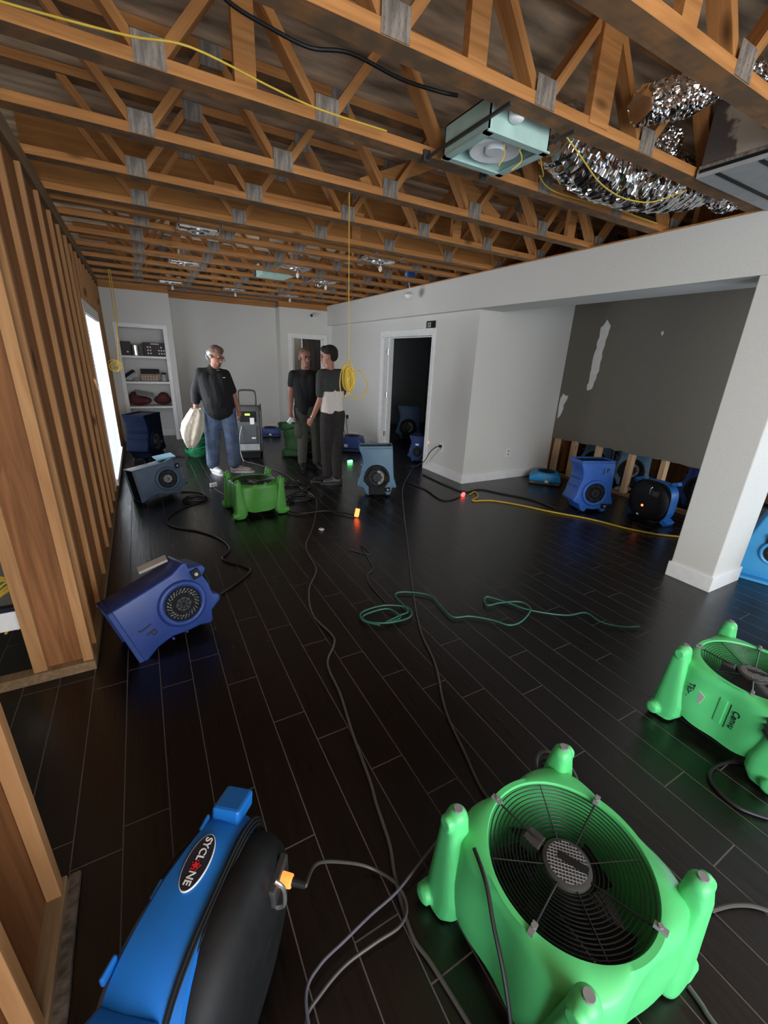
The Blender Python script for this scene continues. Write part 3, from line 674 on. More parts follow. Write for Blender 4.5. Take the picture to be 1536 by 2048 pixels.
def snail_blower(label, loc, rot, m, size=1.0, mark=None, motor='black', group='snail shaped air movers', sticker=None, name='snail_air_mover', mouth=BLACK):
    """scroll centre at the origin, inlet looks along -y, outlet opens along +z"""
    r = thing(name, label, 'fan', loc, rot, group); r.scale = (size,) * 3
    out = [(-.215, .33), (.20, .33), (.205, .10), (.212, -.06), (.245, -.15), (.235, -.175), (.19, -.165), (.165, -.255), (.12, -.265), (.095, -.225), (.02, -.235), (-.06, -.225), (-.09, -.265), (-.135, -.25), (-.165, -.17), (-.235, -.145), (-.245, -.12), (-.212, -.06), (-.195, .03), (-.165, .12), (-.172, .22), (-.20, .29)]
    h = MB().prism(out, -.15, .15).build('housing', m, r, bevel=.016, smooth=True, seg=3)
    # flared outlet; a black plate imitates the shade inside the mouth
    MB().b2((-.20, -.135, .331), (.187, .135, .3335)).build('outlet_dark_plate', mouth, r)
    gr = MB()
    for i in range(7): gr.b2((-.195 + i * .063, -.135, .333), (-.190 + i * .063, .135, .339))
    gr.build('outlet_grille', WIREBLK, r)
    rim = MB().b2((-.215, -.15, .325), (.20, -.136, .352)).b2((-.215, .136, .325), (.20, .15, .352)).b2((-.215, -.15, .325), (-.20, .15, .352)).b2((.186, -.15, .325), (.20, .15, .352))
    rim.build('outlet_rim', m, r, bevel=.004)
    ringm = BLACK if motor == 'black' else m
    MB().torus((0, -.152, -.03), .135, .022, RX, n=48, k=10).build('inlet_ring', ringm, r, smooth=True)
    if motor == 'black':
        for (a, b_) in [((-.06, .09), (.06, .15)), ((-.16, -.06), (-.10, .02)), ((.10, -.06), (.16, .02)), ((-.10, -.22), (.10, -.12))]:
            MB().b2((a[0], -.172, a[1] - .03), (b_[0], -.15, b_[1] - .03)).build('inlet_bracket', BLACK, r, bevel=.008)
    MB().cyl((0, -.153, -.03), (0, -.150, -.03), .118, seg=40).build('inlet_opening', BLACK, r)
    im = MB()
    for i in range(26):
        a = 2 * PI * i / 26
        im.box((.088 * math.cos(a), -.157, -.03 + .088 * math.sin(a)), (.036, .007, .006), (0, -a + .6, 0))
    im.build('impeller', MGREY if motor != 'chrome' else STEEL, r)
    mo = MB().cyl((0, -.153, -.03), (0, -.172, -.03), .058, .05, 28).build('motor', DGREY if motor != 'pale' else LGREY, r, bevel=.004)
    if motor == 'black':
        mc = MB()
        for i in range(18):
            a0 = -1.2 + 2.5 * i / 17; mc.sph((.075 * math.cos(a0), -.164, -.03 + .075 * math.sin(a0)), (.02, .006, .02), 8)
        mc.build('motor_shroud', LGREY, r, voxel=.004, relax=2)
    g = MB()
    for R in (.03, .05, .07, .09, .108): g.torus((0, -.178, -.03), R, .0018, RX, n=40, k=6)
    for i in range(4):
        a = PI / 4 * i; g.tube([(-.118 * math.cos(a), -.176, -.03 - .118 * math.sin(a)), (.118 * math.cos(a), -.176, -.03 + .118 * math.sin(a))], .0022, 6, smooth=False)
    g.build('wire_guard', WIREBLK, r, smooth=True)
    MB().tube([(-.06, .02, -.225), (-.06, .02, -.275), (.06, .02, -.275), (.06, .02, -.225)], .013, 10, sub=5).build('handle', BLACK, r, smooth=True)
    for sx in (-1, 1):
        for sy in (-1, 1):
            MB().cyl((sx * .125 - .005, sy * .10, -.258), (sx * .125 - .005, sy * .10, -.275), .018, .016, 14).build('rubber_foot', BLACK, r)
    sw = MB().b2((.10, -.168, -.215), (.165, -.15, -.16)).build('switch_plate', BLACK, r, bevel=.003)
    MB().cyl((.135, -.168, -.185), (.135, -.180, -.185), .012, seg=16).build('switch_knob', LGREY, sw)
    rb = MB()
    for x in (-.188,): rb.box((x, 0, .12), (.02, .26, .012)).box((x - .012, 0, .03), (.02, .26, .012))
    rb.build('housing_rib', m, r)
    if mark:
        txt, sz, mx = mark; text_part('marking', txt, sz, mx, INK, r)
    if sticker:
        a, b_ = sticker; MB().b2(a, b_).build('sticker', PAPER, r)
    return r
def orient(nrm, upv):   # -y -> nrm, +z -> upv
    y = -Vector(nrm).normalized(); z = Vector(upv); z = (z - y * z.dot(y)).normalized(); x = y.cross(z)
    return Matrix((x, y, z)).transposed().to_euler()

snail_blower('slate blue snail fan with round black inlet standing outlet up in mid room', (2.42, 4.46, .268), orient((-.46, -.88, .05), (-.05, 0, 1)), BLUES, size=.98)
f4 = snail_blower('royal blue snail fan lying by the near corner of the stud wall', (-.02, 2.46, .205), orient((.28, -.94, .20), (-.93, -.24, -.28)), BLUER, size=.86, motor='chrome',
             mark=('J P', .085, frame((-1, 0, -.12), (.12, 0, -1), (-.04, -.1512, .215))))
snail_blower('dusty blue snail fan lying beside the window wall', (.045, 5.22, .225), orient((.35, -.93, .12), (-.97, -.2, -.12)), BLUEG, size=.86, motor='pale')
snail_blower('royal blue snail fan standing outlet up before the bared studs', (4.49, 2.98, .265), orient((-.44, -.90, .05), (0, 0.04, 1)), mat('cobalt_blue_plastic', (.03, .13, .52), .42, var=.1), size=.98, motor='none',
             mark=('J P', .075, frame((1, 0, 0), (0, 0, 1), (.10, -.1512, .235))))
snail_blower('dark blue snail fan seen through the large doorway', (4.85, 7.62, .30), orient((-.5, -.85, .05), (0, 0, 1)), mat('deep_blue_plastic', (.03, .09, .20), .5), size=1.12)
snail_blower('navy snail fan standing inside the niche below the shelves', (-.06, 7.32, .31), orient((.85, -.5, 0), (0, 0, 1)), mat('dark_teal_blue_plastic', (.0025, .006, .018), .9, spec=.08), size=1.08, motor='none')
snail_blower('small navy fan with white labels half hidden by the doorway jamb', (3.905, 5.75, .20), orient((-.7, -.7, 0), (0, 0, 1)), BLUED, size=.70, motor='none', sticker=((-.06, -.1525, .13), (.02, -.1505, .17)))
for i, (lab, loc, n_, m_) in enumerate([
    ('slate blue fan behind the bared studs, far left one', (6.15, 4.05, .27), (-.9, -.45, 0), BLUES),
    ('slate blue fan behind the bared studs, second from left', (6.02, 3.42, .30), (-.8, -.6, 0), BLUES),
    ('navy fan with round dark inlet behind the bared studs at right', (5.92, 2.42, .30), (-.95, -.3, 0), BLUER)]):
    snail_blower(lab, loc, orient(n_, (0, 0, 1)), m_, size=1.05)

def ring_blower(label, loc, rz, m, size=1.0, brand=False, group='ring shaped air movers'):
    """disc stands upright; motor side looks along +x"""
    r = thing('ring_air_mover', label, 'fan', loc, rz, group); r.scale = (size,) * 3
    def se(a, e=3.2, h=.235):
        c_, s_ = math.cos(a), math.sin(a); k = (abs(c_) ** e + abs(s_) ** e) ** (-1 / e); return k * h * c_, k * h * s_
    N = 72; A = [2 * PI * i / N for i in range(N)]
    rings = []
    for x, k in [(-.115, .84), (-.118, .93), (-.105, .985), (-.06, 1.0), (.0, .975), (.030, .95), (.034, .90), (.02, .80)]:
        rings.append([(x, se(a)[0] * k, .255 + se(a)[1] * k) for a in A])
    if brand: rings = [[(x * (.86 - 1.6 * y) + max(0, -y) * .12, y, z) for x, y, z in rg] for rg in rings]
    MB().loft(rings, False).build('shroud', m, r, smooth=True)
    # black motor dome
    rings = []
    for x, k in [(.02, .94), (.045, .985), (.075, .97), (.10, .91), (.118, .80), (.128, .60), (.131, .25)]:
        rings.append([(x, se(a, 2.15)[0] * k, .250 + se(a, 2.15)[1] * k) for a in A])
    dm = MB().loft(rings).build('motor_dome', BLACK, r, smooth=True)
    rb = MB()
    for k in (.93, .955, .98):
        q = [(.040 - (k - .93) * .2, se(a)[0] * k, .255 + se(a)[1] * k) for a in A]; rb.tube(q + [q[0]], .004, 6, smooth=False)
    rb.build('gasket_ribs', BLACK, r, smooth=True)
    dr = MB()
    for i in range(9):
        z = .13 + .028 * i; hw = .16 * math.sqrt(max(.05, 1 - ((z - .25) / .2) ** 2)); dr.box((.118 - .25 * ((z - .25) ** 2) * 2, 0, z), (.018, hw * 1.5, .007))
    dr.build('dome_ribs', BLACK, r)
    # face inlet grille on the other side
    MB().cyl((-.112, 0, .255), (-.108, 0, .255), .195, seg=40).build('outlet_dark_plate', BLACK, r)
    g = MB()
    for R in (.05, .08, .11, .14, .17, .195): g.torus((-.118, 0, .255), R, .0025, RY, n=40, k=6)
    g.build('wire_guard', WIREBLK, r, smooth=True)
    # top block, corner feet, side lugs
    MB().box((-.030 if brand else -.045, .190 if brand else .205, .466 if brand else .498), (.075, .085 if brand else .07, .045), (-.28 if brand else .35, 0, 0)).build('carry_block', m, r, bevel=.008)
    for (y, z, a) in [(.215, .045, -.5), (-.215, .045, .5)]:
        MB().box((-.04, y, z * .9 + .004), (.15, .075, .06), (a, 0, 0)).build('foot', m, r, bevel=.01)
    MB().box((-.04, -.225, .44), (.13, .07, .05), (-.6, 0, 0)).build('corner_lug', m, r, bevel=.01)
    for y in (.13, -.02, -.15): MB().box((-.114 * ((.86 - 1.6 * y) if brand else 1) + (max(0, -y) * .12 if brand else 0), y, .470), (.009, .040, .024)).build('edge_lug', m, r, bevel=.004)
    wv = .8 if brand else 0
    bp = MB().box((.128, .10, .37), (.02, .09, .06), (0, 0, 0)).build('switch_plate', DGREY, r, bevel=.004)
    MB().tube([(.14, .06, .34), (.16, .06, .36), (.16, .06, .42), (.14, .06, .44)], .005, 8).build('wire_bail', STEEL, bp, smooth=True)
    if brand:
        MB().cyl((.135, .10, .375), (.165, .10, .375), .017, .015, 16).build('plug_body', GLOWO, r, bevel=.002)
        MB().cyl((.165, .10, .375), (.20, .10, .372), .010, .008, 12).build('plug_tail', BLACK, r)
        zt = .255 + .235; cx, cy = -.036, .040
        def oval(nm, a_, b_, z1, mm):
            o = MB().prism([(a_ * math.cos(2 * PI * i / 40), b_ * math.sin(2 * PI * i / 40)) for i in range(40)], zt - .004, z1, 'XY').build(nm, mm, r); o.location = (cx, cy, 0); return o
        oval('brand_oval', .0275, .0600, zt + .0015, PAPER); oval('brand_oval_face', .0260, .0582, zt + .0020, INK)
        text_part('brand_lettering', 'SYCL', .0235, frame((0, -1, 0), (1, 0, 0), (cx, cy + .027, zt + .0027)), PAPER, r, sx=.95)
        text_part('brand_lettering', 'NE', .0235, frame((0, -1, 0), (1, 0, 0), (cx, cy - .034, zt + .0027)), PAPER, r, sx=.95)
        em = MB().cyl((0, 0, zt + .002), (0, 0, zt + .0032), .0085, seg=16)
        for i in range(5):
            a = 2 * PI * i / 5; em.prism([(.0065 * math.cos(a - .5), .0065 * math.sin(a - .5)), (.013 * math.cos(a + .25), .013 * math.sin(a + .25)), (.0065 * math.cos(a + .5), .0065 * math.sin(a + .5))], zt + .002, zt + .0032, 'XY')
        o3 = em.build('brand_swirl', RED, r); o3.location = (cx, cy - .009, 0)
    else:
        MB().b2((.1205, -.06, .07), (.123, -.03, .13)).build('sticker', PAPER, r)
        MB().box((.1215, -.01, .20), (.02, .03, .03)).build('pilot_light', GLOWR, r, bevel=.004)
    return r
ring_blower('bright blue shrouded fan with a black motor dome nearest the camera at lower left', (-.028, .685, 0), math.atan2(-.62, .80), BLUE, brand=True, size=1.0)
ring_blower('blue shrouded fan with black round motor face before the bared studs', (4.83, 2.42, 0), math.atan2(.10, -.99), BLUE, size=.95)

def low_blower(label, loc, rz, m, mb, size=1.0, h=.19, sticker=False, group='low carpet air movers', tilt=0):
    r = thing('carpet_air_mover', label, 'fan', loc, (tilt, 0, rz), group); r.scale = (size,) * 3
    out = [(-.24, .055), (.24, .055), (.245, .09), (.20, h - .02), (.12, h), (-.10, h), (-.20, h - .045), (-.245, .10)]
    MB().prism(out, -.20, .20).build('housing', m, r, bevel=.022, smooth=True, seg=3)
    MB().b2((-.235, -.205, .006), (.235, .205, .056)).build('base_skirt', mb, r, bevel=.012)
    MB().cyl((.01, 0, h - .004), (.01, 0, h + .004), .135, seg=36).build('inlet_opening', BLACK, r)
    g = MB()
    for R in (.04, .07, .10, .13): g.torus((.01, 0, h + .007), R, .0028, n=36, k=6)
    g.build('wire_guard', WIREBLK, r, smooth=True)
    MB().tube([(-.06, .195, h * .75), (-.06, .235, h * .8), (.06, .235, h * .8), (.06, .195, h * .75)], .011, 8).build('handle', BLACK, r, smooth=True)
    MB().b2((-.16, -.2085, .015), (.16, -.203, .045)).build('outlet_slot', DGREY, r)
    rb = MB()
    for x in (-.12, -.04, .04, .12): rb.b2((x - .006, -.206, .06), (x + .006, -.19, h - .05))
    rb.build('housing_rib', m, r)
    if sticker: MB().b2((-.10, -.2045, .09), (-.03, -.199, .145)).build('sticker', PAPER, r)
    else: MB().cyl((.03, -.206, .055), (.03, -.200, .055), .03, seg=20).build('emblem_disc', PAPER, r)
    return r
low_blower('sky blue low fan with grey base beside the alcove wall', (4.98, 4.02, 0), -.85, mat('azure_plastic', (.01, .30, .68), .4, var=.08), MGREY, size=.88)
low_blower('navy low fan with white sticker behind the man in the two tone shirt', (3.22, 6.95, 0), -.58, BLUER, BLUED, size=.98, h=.27, sticker=True)
low_blower('low navy fan by the jog of the back wall', (2.20, 8.78, 0), -.35, BLUER, BLUED, size=.9)
low_blower('dark grey low machine behind the bared studs at far right', (5.95, 1.72, 0), -1.3, DGREY, MGREY, size=.95, h=.26)
tag(MB().sph((5.72, 3.28, .03), (.15, .09, .03), 24).build('folded_duct_cover', LGREY, voxel=.008, relax=3), 'pale flat folded cover on the floor between the bared studs', 'cover')
# upright blue mover right of the column
def upright_blower(label, loc, rz, m):
    r = thing('upright_air_mover', label, 'fan', loc, rz)
    MB().loft([[(x * w, y * d + dy, z) for x, y in [(-.5, -.5), (.5, -.5), (.5, .5), (-.5, .5)]] for z, w, d, dy in [(.02, .42, .36, 0), (.10, .44, .38, 0), (.32, .40, .34, .01), (.48, .30, .26, .03), (.60, .22, .2, .05), (.63, .18, .16, .05)]]).build('housing', m, r, bevel=.02, smooth=True, seg=3)
    MB().b2((-.25, -.24, 0), (.25, .22, .025)).build('base_flange', m, r, bevel=.008)
    MB().cyl((0, -.190, .26), (0, -.182, .26), .085, seg=30).build('inlet_opening', BLACK, r)
    MB().torus((0, -.188, .26), .09, .013, RX, n=32, k=8).build('inlet_ring', m, r, smooth=True)
    MB().torus((.01, -.190, .27), .05, .012, RX, n=24, k=8).build('motor_ring', LGREY, r, smooth=True)
    MB().b2((-.08, -.178, .32), (.07, -.165, .40)).build('switch_plate', BLACK, r, bevel=.004)
    MB().sph((0, .06, .62), (.07, .06, .04), 16).build('motor_cap', BLACK, r)
    return r
upright_blower('sky blue upright fan standing behind the column at the right edge', (4.45, 1.17, 0), -1.25, BLUESK)

# ================================================================== DEHUMIDIFIER
dh = thing('dehumidifier', 'dark grey wheeled dehumidifier with tall loop handle by the back wall', 'dehumidifier', (1.42, 7.0, 0), -.20)
side = [(-.19, .10), (.20, .10), (.22, .20), (.22, .60), (.17, .76), (.06, .82), (-.12, .82), (-.17, .72), (-.20, .45)]
MB().prism([(y, z) for y, z in side], -.185, .185, 'YZ').build('body', MGREY, dh, bevel=.03, smooth=True, seg=3)
for s in (-1, 1):
    MB().prism([(-.215, .12), (.20, .05), (.245, .25), (.235, .66), (.16, .83), (-.06, .85), (-.16, .76), (-.215, .46)], s * .178, s * .205, 'YZ').build('side_panel', DGREY, dh, bevel=.012)
MB().loft([[(-.13, -.186, .58), (.13, -.186, .58), (.13, -.15, .58), (-.13, -.15, .58)], [(-.12, -.172, .745), (.12, -.172, .745), (.12, -.12, .745), (-.12, -.12, .745)]]).build('control_panel', BLACK, dh, bevel=.006)
MB().box((-.01, -.181, .700), (.075, .012, .028), (-.08, 0, 0)).build('display', GLOWD, dh)
MB().box((.055, -.186, .60), (.065, .010, .10), (-.08, 0, 0)).build('sticker', PAPER, dh)
MB().box((.065, -.206, .34), (.06, .004, .03)).build('name_label', PAPER, dh)
MB().b2((-.15, -.212, .14), (.15, -.19, .24)).build('grille', LGREY, dh, bevel=.004)
MB().box((0, -.203, .40), (.24, .016, .28), (.06, 0, 0)).build('front_panel', mat('slate_grey_plastic', (.085, .088, .10), .5), dh, bevel=.012)
MB().tube([(-.13, .10, .78), (-.13, .11, .98), (-.105, .11, 1.035), (0, .11, 1.045), (.105, .11, 1.035), (.13, .11, .98), (.13, .10, .78)], .014, 10).build('handle', DGREY, dh, smooth=True)
for s in (-1, 1):
    MB().cyl((s * .15, .13, .085), (s * .20, .13, .085), .085, seg=28).build('wheel', BLACK, dh, bevel=.008)
MB().b2((-.16, -.17, 0), (.16, -.10, .10)).build('front_foot', BLACK, dh, bevel=.01)
tag(MB().tube([(1.275, 6.80, .52), (1.23, 6.76, .40), (1.21, 6.74, .2), (1.235, 6.72, .03), (1.25, 6.68, .009)], .008, 8).build('drain_hose', LGREY, smooth=True), 'pale hose hanging down the front of the grey dehumidifier', 'hose')

# green axial fan with coiled hose behind the man in jeans
gh = thing('hose_coil', 'bright green coil of hose on the floor behind the man with the towel', 'hose', (.64, 7.34, 0))
g = MB()
for i in range(16):
    R = .13 + .012 * (i % 5); z = .04 + .024 * i
    pts = [(R * math.cos(a + i) * (1.0 + .1 * math.sin(i)), R * math.sin(a + i) * .8, z + .06 * math.sin(a * 1.0 + i * 1.3) * (.4 + .03 * i)) for a in [2 * PI * j / 14 for j in range(15)]]
    pts = [(x, y, max(.012, zz)) for x, y, zz in pts]
    g.tube(pts, .011, 7, sub=3)
g.build('coil', mat('jade_hose', (.012, .26, .10), .4, var=.25), gh, smooth=True)
MB().lathe([(0, .0), (.125, .0), (.13, .36), (0, .38)], n=28).build('reel_core', mat('dark_jade_plastic', (.01, .16, .07), .5), gh, smooth=True)

# ================================================================== PEOPLE
def person(label, loc=(0, 0, 0)):
    return thing('person', label, 'person', loc)
def V3(t): return Vector(t)
def head(body, hp, face, r=.098):
    """hp head centre, face = unit direction the face looks"""
    f = V3(face).normalized(); z = Vector((0, 0, 1)); z = (z - f * z.dot(f)).normalized(); s = z.cross(f)
    m = Matrix((s, f, z)).transposed()   # local x = person's left..., y = forward, z = up
    def P(x, y, zz): return V3(hp) + m @ Vector((x, y, zz))
    e = m.to_euler()
    body.sph(P(0, -.012, .03), (.076, .094, .088), 20, e).sph(P(0, .018, -.045), (.058, .068, .075), 18, e)
    body.cap(P(0, .085, .0), P(0, .100, -.028), .012, .017).sph(P(0, .062, -.095), (.036, .03, .026), 14, e)
    body.cap(P(-.024, .078, -.064), P(.024, .078, -.064), .012)
    body.cap(P(-.03, .078, .020), P(.03, .078, .020), .013)
    for q in (-1, 1): body.sph(P(q * .080, -.008, -.008), (.012, .024, .034), 12, e)
    return P, e
def face_parts(P, e, root, brow):
    for q in (-1, 1):
        MB().sph(P(q * .031, .087, .004), (.013, .006, .007), 12, e).build('eye', INK, root)
    MB().cap(P(-.048, .088, .024), P(-.016, .092, .027), .005).cap(P(.048, .088, .024), P(.016, .092, .027), .005).build('eyebrows', brow, root)
    MB().cap(P(-.022, .092, -.062), P(.022, .092, -.062), .005).build('lips', mat('lip_tone', (.30, .11, .09), .5), root)
def hand(body, wr, ha, palm_n, curl=.5):
    wr = V3(wr); ha = V3(ha); d = (ha - wr).normalized(); n = V3(palm_n); n = (n - d * n.dot(d)).normalized(); s = d.cross(n)
    c = wr + d * .055
    body.cap(wr, c + d * .02, .026, .030)
    for i in range(4):
        o = (-.027 + .018 * i); L = [.062, .074, .070, .055][i]
        a = c + d * .038 + s * o; b = a + (d * math.cos(curl * .6) + n * math.sin(curl * .6)) * L * .5; e = b + (d * math.cos(curl * 1.5) + n * math.sin(curl * 1.5)) * L * .5
        body.cap(a - d * .03, a, .0115, .0100).cap(a, b, .0100, .0092).cap(b, e, .0092, .0080)
    a = c - s * .026 - d * .01; b = a + (d * .6 - s * .5 + n * .45).normalized() * .04; e = b + (d * .85 + n * .35 - s * .1).normalized() * .03
    body.cap(a, b, .0135, .011).cap(b, e, .011, .009)
def shoe(p_heel, p_toe, m, root, sole=WHITE):
    h = V3(p_heel); t = V3(p_toe); d = (t - h).normalized(); s = Vector((-d.y, d.x, 0)); 
    b = MB(); b.sph(h + Vector((0, 0, .05)), (.042, .042, .048), 14).cap(h + d * .02 + Vector((0, 0, .045)), h + d * .12 + Vector((0, 0, .048)), .046, .045).cap(h + d * .12 + Vector((0, 0, .042)), t - d * .045 + Vector((0, 0, .036)), .046, .038).cap(h + d * .03 + Vector((0, 0, .08)), h + d * .08 + Vector((0, 0, .075)), .042, .038)
    o = b.build('shoe', m, root, voxel=.006, relax=3)
    q = []
    for i in range(24):
        a = 2 * PI * i / 24; L = (t - h).length; cx = h + d * (L * .5 - .005); w = .046 + .008 * math.cos(a)
        pt = cx + d * (L * .5 + .035) * math.cos(a) * .98 + s * w * math.sin(a); q.append((pt.x, pt.y))
    MB().prism(q, 0.0, .022, 'XY').build('sole', sole, o)
VX = .0065

# --- man with the towel
J = dict(head=(.87, 6.02, 1.545), neck=(.835, 6.06, 1.405), chest=(.835, 6.07, 1.24), belly=(.86, 6.05, .99), pel=(.865, 6.07, .86),
         shL=(.665, 6.09, 1.345), elL=(.60, 6.11, 1.10), wrL=(.575, 6.08, .89), haL=(.565, 6.05, .80), shR=(.985, 6.04, 1.335), elR=(1.045, 6.05, 1.10), wrR=(1.095, 5.99, .89), haR=(1.105, 5.97, .79),
         hipL=(.785, 6.09, .87), knL=(.745, 6.08, .48), anL=(.725, 6.12, .09), hipR=(.955, 6.06, .87), knR=(.985, 6.03, .48), anR=(1.00, 6.07, .09))
J = {k: V3(v) for k, v in J.items()}
p = person('man in black shirt and blue jeans holding a cream towel')
b = MB(); P, e = head(b, J['head'], (.62, -.70, -.38))
b.cap(J['neck'] - Vector((0, 0, .06)), J['head'] - Vector((0, 0, .05)), .062, .056)
b.cap(J['shL'] - Vector((0, 0, .035)), J['shR'] - Vector((0, 0, .035)), .045).cap(J['chest'], J['belly'], .085, .10).cap(J['belly'], J['pel'], .10, .095)
for s in 'LR':
    b.cap(J['sh' + s] - Vector((0, 0, .02)), J['el' + s], .05, .042).cap(J['el' + s], J['wr' + s], .043, .028)
    b.cap(J['hip' + s], J['kn' + s], .085, .056).cap(J['kn' + s], J['an' + s], .057, .036)
hand(b, J['wrL'], J['haL'], (.7, -.3, 0), 1.0); hand(b, J['wrR'], J['haR'], (-.8, .3, 0), .55)
b.build('body', SKIN, p, voxel=VX, relax=4)
sh = MB(); sh.cap(J['neck'] - Vector((0, 0, .055)), J['neck'] - Vector((0, 0, .02)), .088, .075)
sh.cap(J['neck'] - Vector((0, 0, .05)), J['shL'] + Vector((.02, 0, -.02)), .062, .072).cap(J['neck'] - Vector((0, 0, .05)), J['shR'] + Vector((-.02, 0, -.02)), .062, .072).cap(J['chest'] + Vector((0, -.015, 0)), J['belly'] + Vector((0, -.02, 0)), .125, .15).cap(J['shL'] + Vector((.02, 0, -.03)), J['shR'] - Vector((.02, 0, .03)), .072).cap(J['shL'] + Vector((.07, 0, -.08)), J['belly'] + Vector((-.05, 0, 0)), .12, .15).cap(J['shR'] + Vector((-.07, 0, -.08)), J['belly'] + Vector((.05, 0, 0)), .12, .15)
sh.cap(J['belly'] + Vector((-.05, 0, 0)), J['pel'] + Vector((-.045, 0, .02)), .155, .145).cap(J['belly'] + Vector((.05, 0, 0)), J['pel'] + Vector((.05, 0, 0)), .155, .148).cap(J['pel'] + Vector((-.05, -.035, -.0)), J['pel'] + Vector((.06, -.035, -.0)), .125)
sh.cap(J['shL'] + Vector((.015, 0, -.015)), J['elL'], .072, .066).cap(J['elL'], J['elL'].lerp(J['wrL'], .55), .066, .056)
sh.cap(J['shR'] + Vector((-.015, 0, -.015)), J['elR'].lerp(J['shR'], .08), .070, .062)
sho = sh.build('shirt', CLOTHK, p, voxel=.009, relax=5)
MB().box(J['chest'] + Vector((.10, -.145, .05)), (.03, .004, .008)).build('chest_logo', PAPER, sho)
pt = MB()
pt.cap(J['hipL'] + Vector((0, 0, -.02)), J['hipR'] + Vector((0, 0, -.02)), .125)
pt.cap(J['hipL'], J['knL'], .118, .098).cap(J['knL'], J['anL'] + Vector((0, 0, .05)), .096, .086).cap(J['hipR'], J['knR'], .118, .100).cap(J['knR'], J['anR'] + Vector((0, 0, .05)), .098, .090)
pt.build('jeans', DENIM, p, voxel=.009, relax=4)
hr = MB(); hr.sph(P(0, -.022, .052), (.080, .090, .078), 20, e).sph(P(0, .02, .075), (.066, .070, .055), 16, e)
hr.build('hair', HAIRG, p, voxel=.006, relax=3)
hs = MB(); hs.sph(P(0, -.068, .005), (.077, .045, .060), 18, e).sph(P(.06, -.03, .015), (.026, .042, .045), 12, e).sph(P(-.06, -.03, .015), (.026, .042, .045), 12, e)
hs.build('grey_sides', HAIRS, p, voxel=.006, relax=2)
face_parts(P, e, p, HAIRG)
gl = MB()
for q in (-1, 1): gl.torus(P(q * .033, .098, .003), .022, .0025, e.to_matrix() @ RX, n=24, k=6).tube([P(q * .055, .095, .006), P(q * .085, .01, .008)], .002, 6, smooth=False)
gl.tube([P(-.012, .1, .006), P(.012, .1, .006)], .002, 6, smooth=False).build('glasses', BLACK, p)
MB().sph(P(0, .075, -.088), (.034, .022, .022), 14, e).build('goatee', HAIRG, p)
mk = MB().sph(P(-.02, -.105, -.06), (.012, .02, .04), 12, e).tube([P(-.09, -.01, .0), P(-.06, -.09, -.03), P(0, -.115, -.06)], .004, 6)
mk.build('hanging_face_mask', mat('grey_blue_cloth', (.14, .17, .20), .9), p)
MB().torus(J['neck'] + Vector((.015, -.01, -.01)), .072, .0035, Matrix.Rotation(.35, 3, 'X'), n=30, k=6).build('necklace', LGREY, p)
shoe(J['anL'] + Vector((-.005, .03, -.09)), J['anL'] + Vector((.085, -.20, -.09)), SHOEW, p)
shoe(J['anR'] + Vector((-.02, .01, -.09)), J['anR'] + Vector((.225, -.10, -.09)), SHOET, p, SHOEW)
# towel
tw = MB()
A = V3((.575, 6.055, .89))
ctr = [(A + Vector((.0, -.02, 0)), .055, .04), (V3((.555, 6.04, .80)), .095, .055), (V3((.52, 6.03, .70)), .125, .07), (V3((.495, 6.02, .60)), .125, .075), (V3((.475, 6.01, .50)), .10, .07), (V3((.465, 6.00, .42)), .055, .045), (V3((.46, 6.0, .395)), .02, .02)]
rg = []
for k_, (c, wx, wy) in enumerate(ctr):
    ring = []
    for i in range(48):
        a = 2 * PI * i / 48; f_ = 1 + .16 * math.sin(5 * a + k_ * .25) + .06 * math.sin(11 * a + k_)
        ring.append(c + Vector((wx * f_ * math.cos(a), wy * f_ * math.sin(a), .02 * math.sin(3 * a))))
    rg.append(ring)
tw.loft(rg); 
tag(tw.build('hand_towel', TOWEL, voxel=.007, relax=2), 'cream towel hanging from the hand of the man in jeans', 'towel')

# --- man in black tee facing the camera
J = dict(head=(2.0, 5.86, 1.575), neck=(2.005, 5.88, 1.415), chest=(2.0, 5.88, 1.24), belly=(2.01, 5.87, 1.0), pel=(2.02, 5.88, .88),
         shL=(1.85, 5.93, 1.355), elL=(1.815, 5.96, 1.09), wrL=(1.785, 5.90, .87), haL=(1.775, 5.87, .77), shR=(2.165, 5.83, 1.36), elR=(2.21, 5.84, 1.10), wrR=(2.20, 5.74, .89), haR=(2.19, 5.70, .80),
         hipL=(1.94, 5.91, .88), knL=(1.95, 5.89, .48), anL=(1.945, 5.93, .09), hipR=(2.10, 5.85, .88), knR=(2.13, 5.83, .48), anR=(2.15, 5.86, .09))
J = {k: V3(v) for k, v in J.items()}
p = person('man in plain black tee and olive trousers facing the camera')
b = MB(); P, e = head(b, J['head'], (.12, -.97, -.16))
b.cap(J['neck'] - Vector((0, 0, .06)), J['head'] - Vector((0, 0, .05)), .062, .056)
b.cap(J['shL'] - Vector((0, 0, .035)), J['shR'] - Vector((0, 0, .035)), .045).cap(J['chest'], J['belly'], .08, .08).cap(J['belly'], J['pel'], .08, .085)
for s in 'LR':
    b.cap(J['sh' + s] - Vector((0, 0, .02)), J['el' + s], .052, .046).cap(J['el' + s], J['wr' + s], .047, .029)
    b.cap(J['hip' + s], J['kn' + s], .085, .056).cap(J['kn' + s], J['an' + s], .057, .036)
hand(b, J['wrL'], J['haL'], (.7, -.4, 0), .8); hand(b, J['wrR'], J['haR'], (-.7, -.4, 0), .8)
b.build('body', SKIND, p, voxel=VX, relax=4)
sh = MB(); sh.cap(J['neck'] - Vector((0, 0, .055)), J['neck'] - Vector((0, 0, .025)), .088, .072)
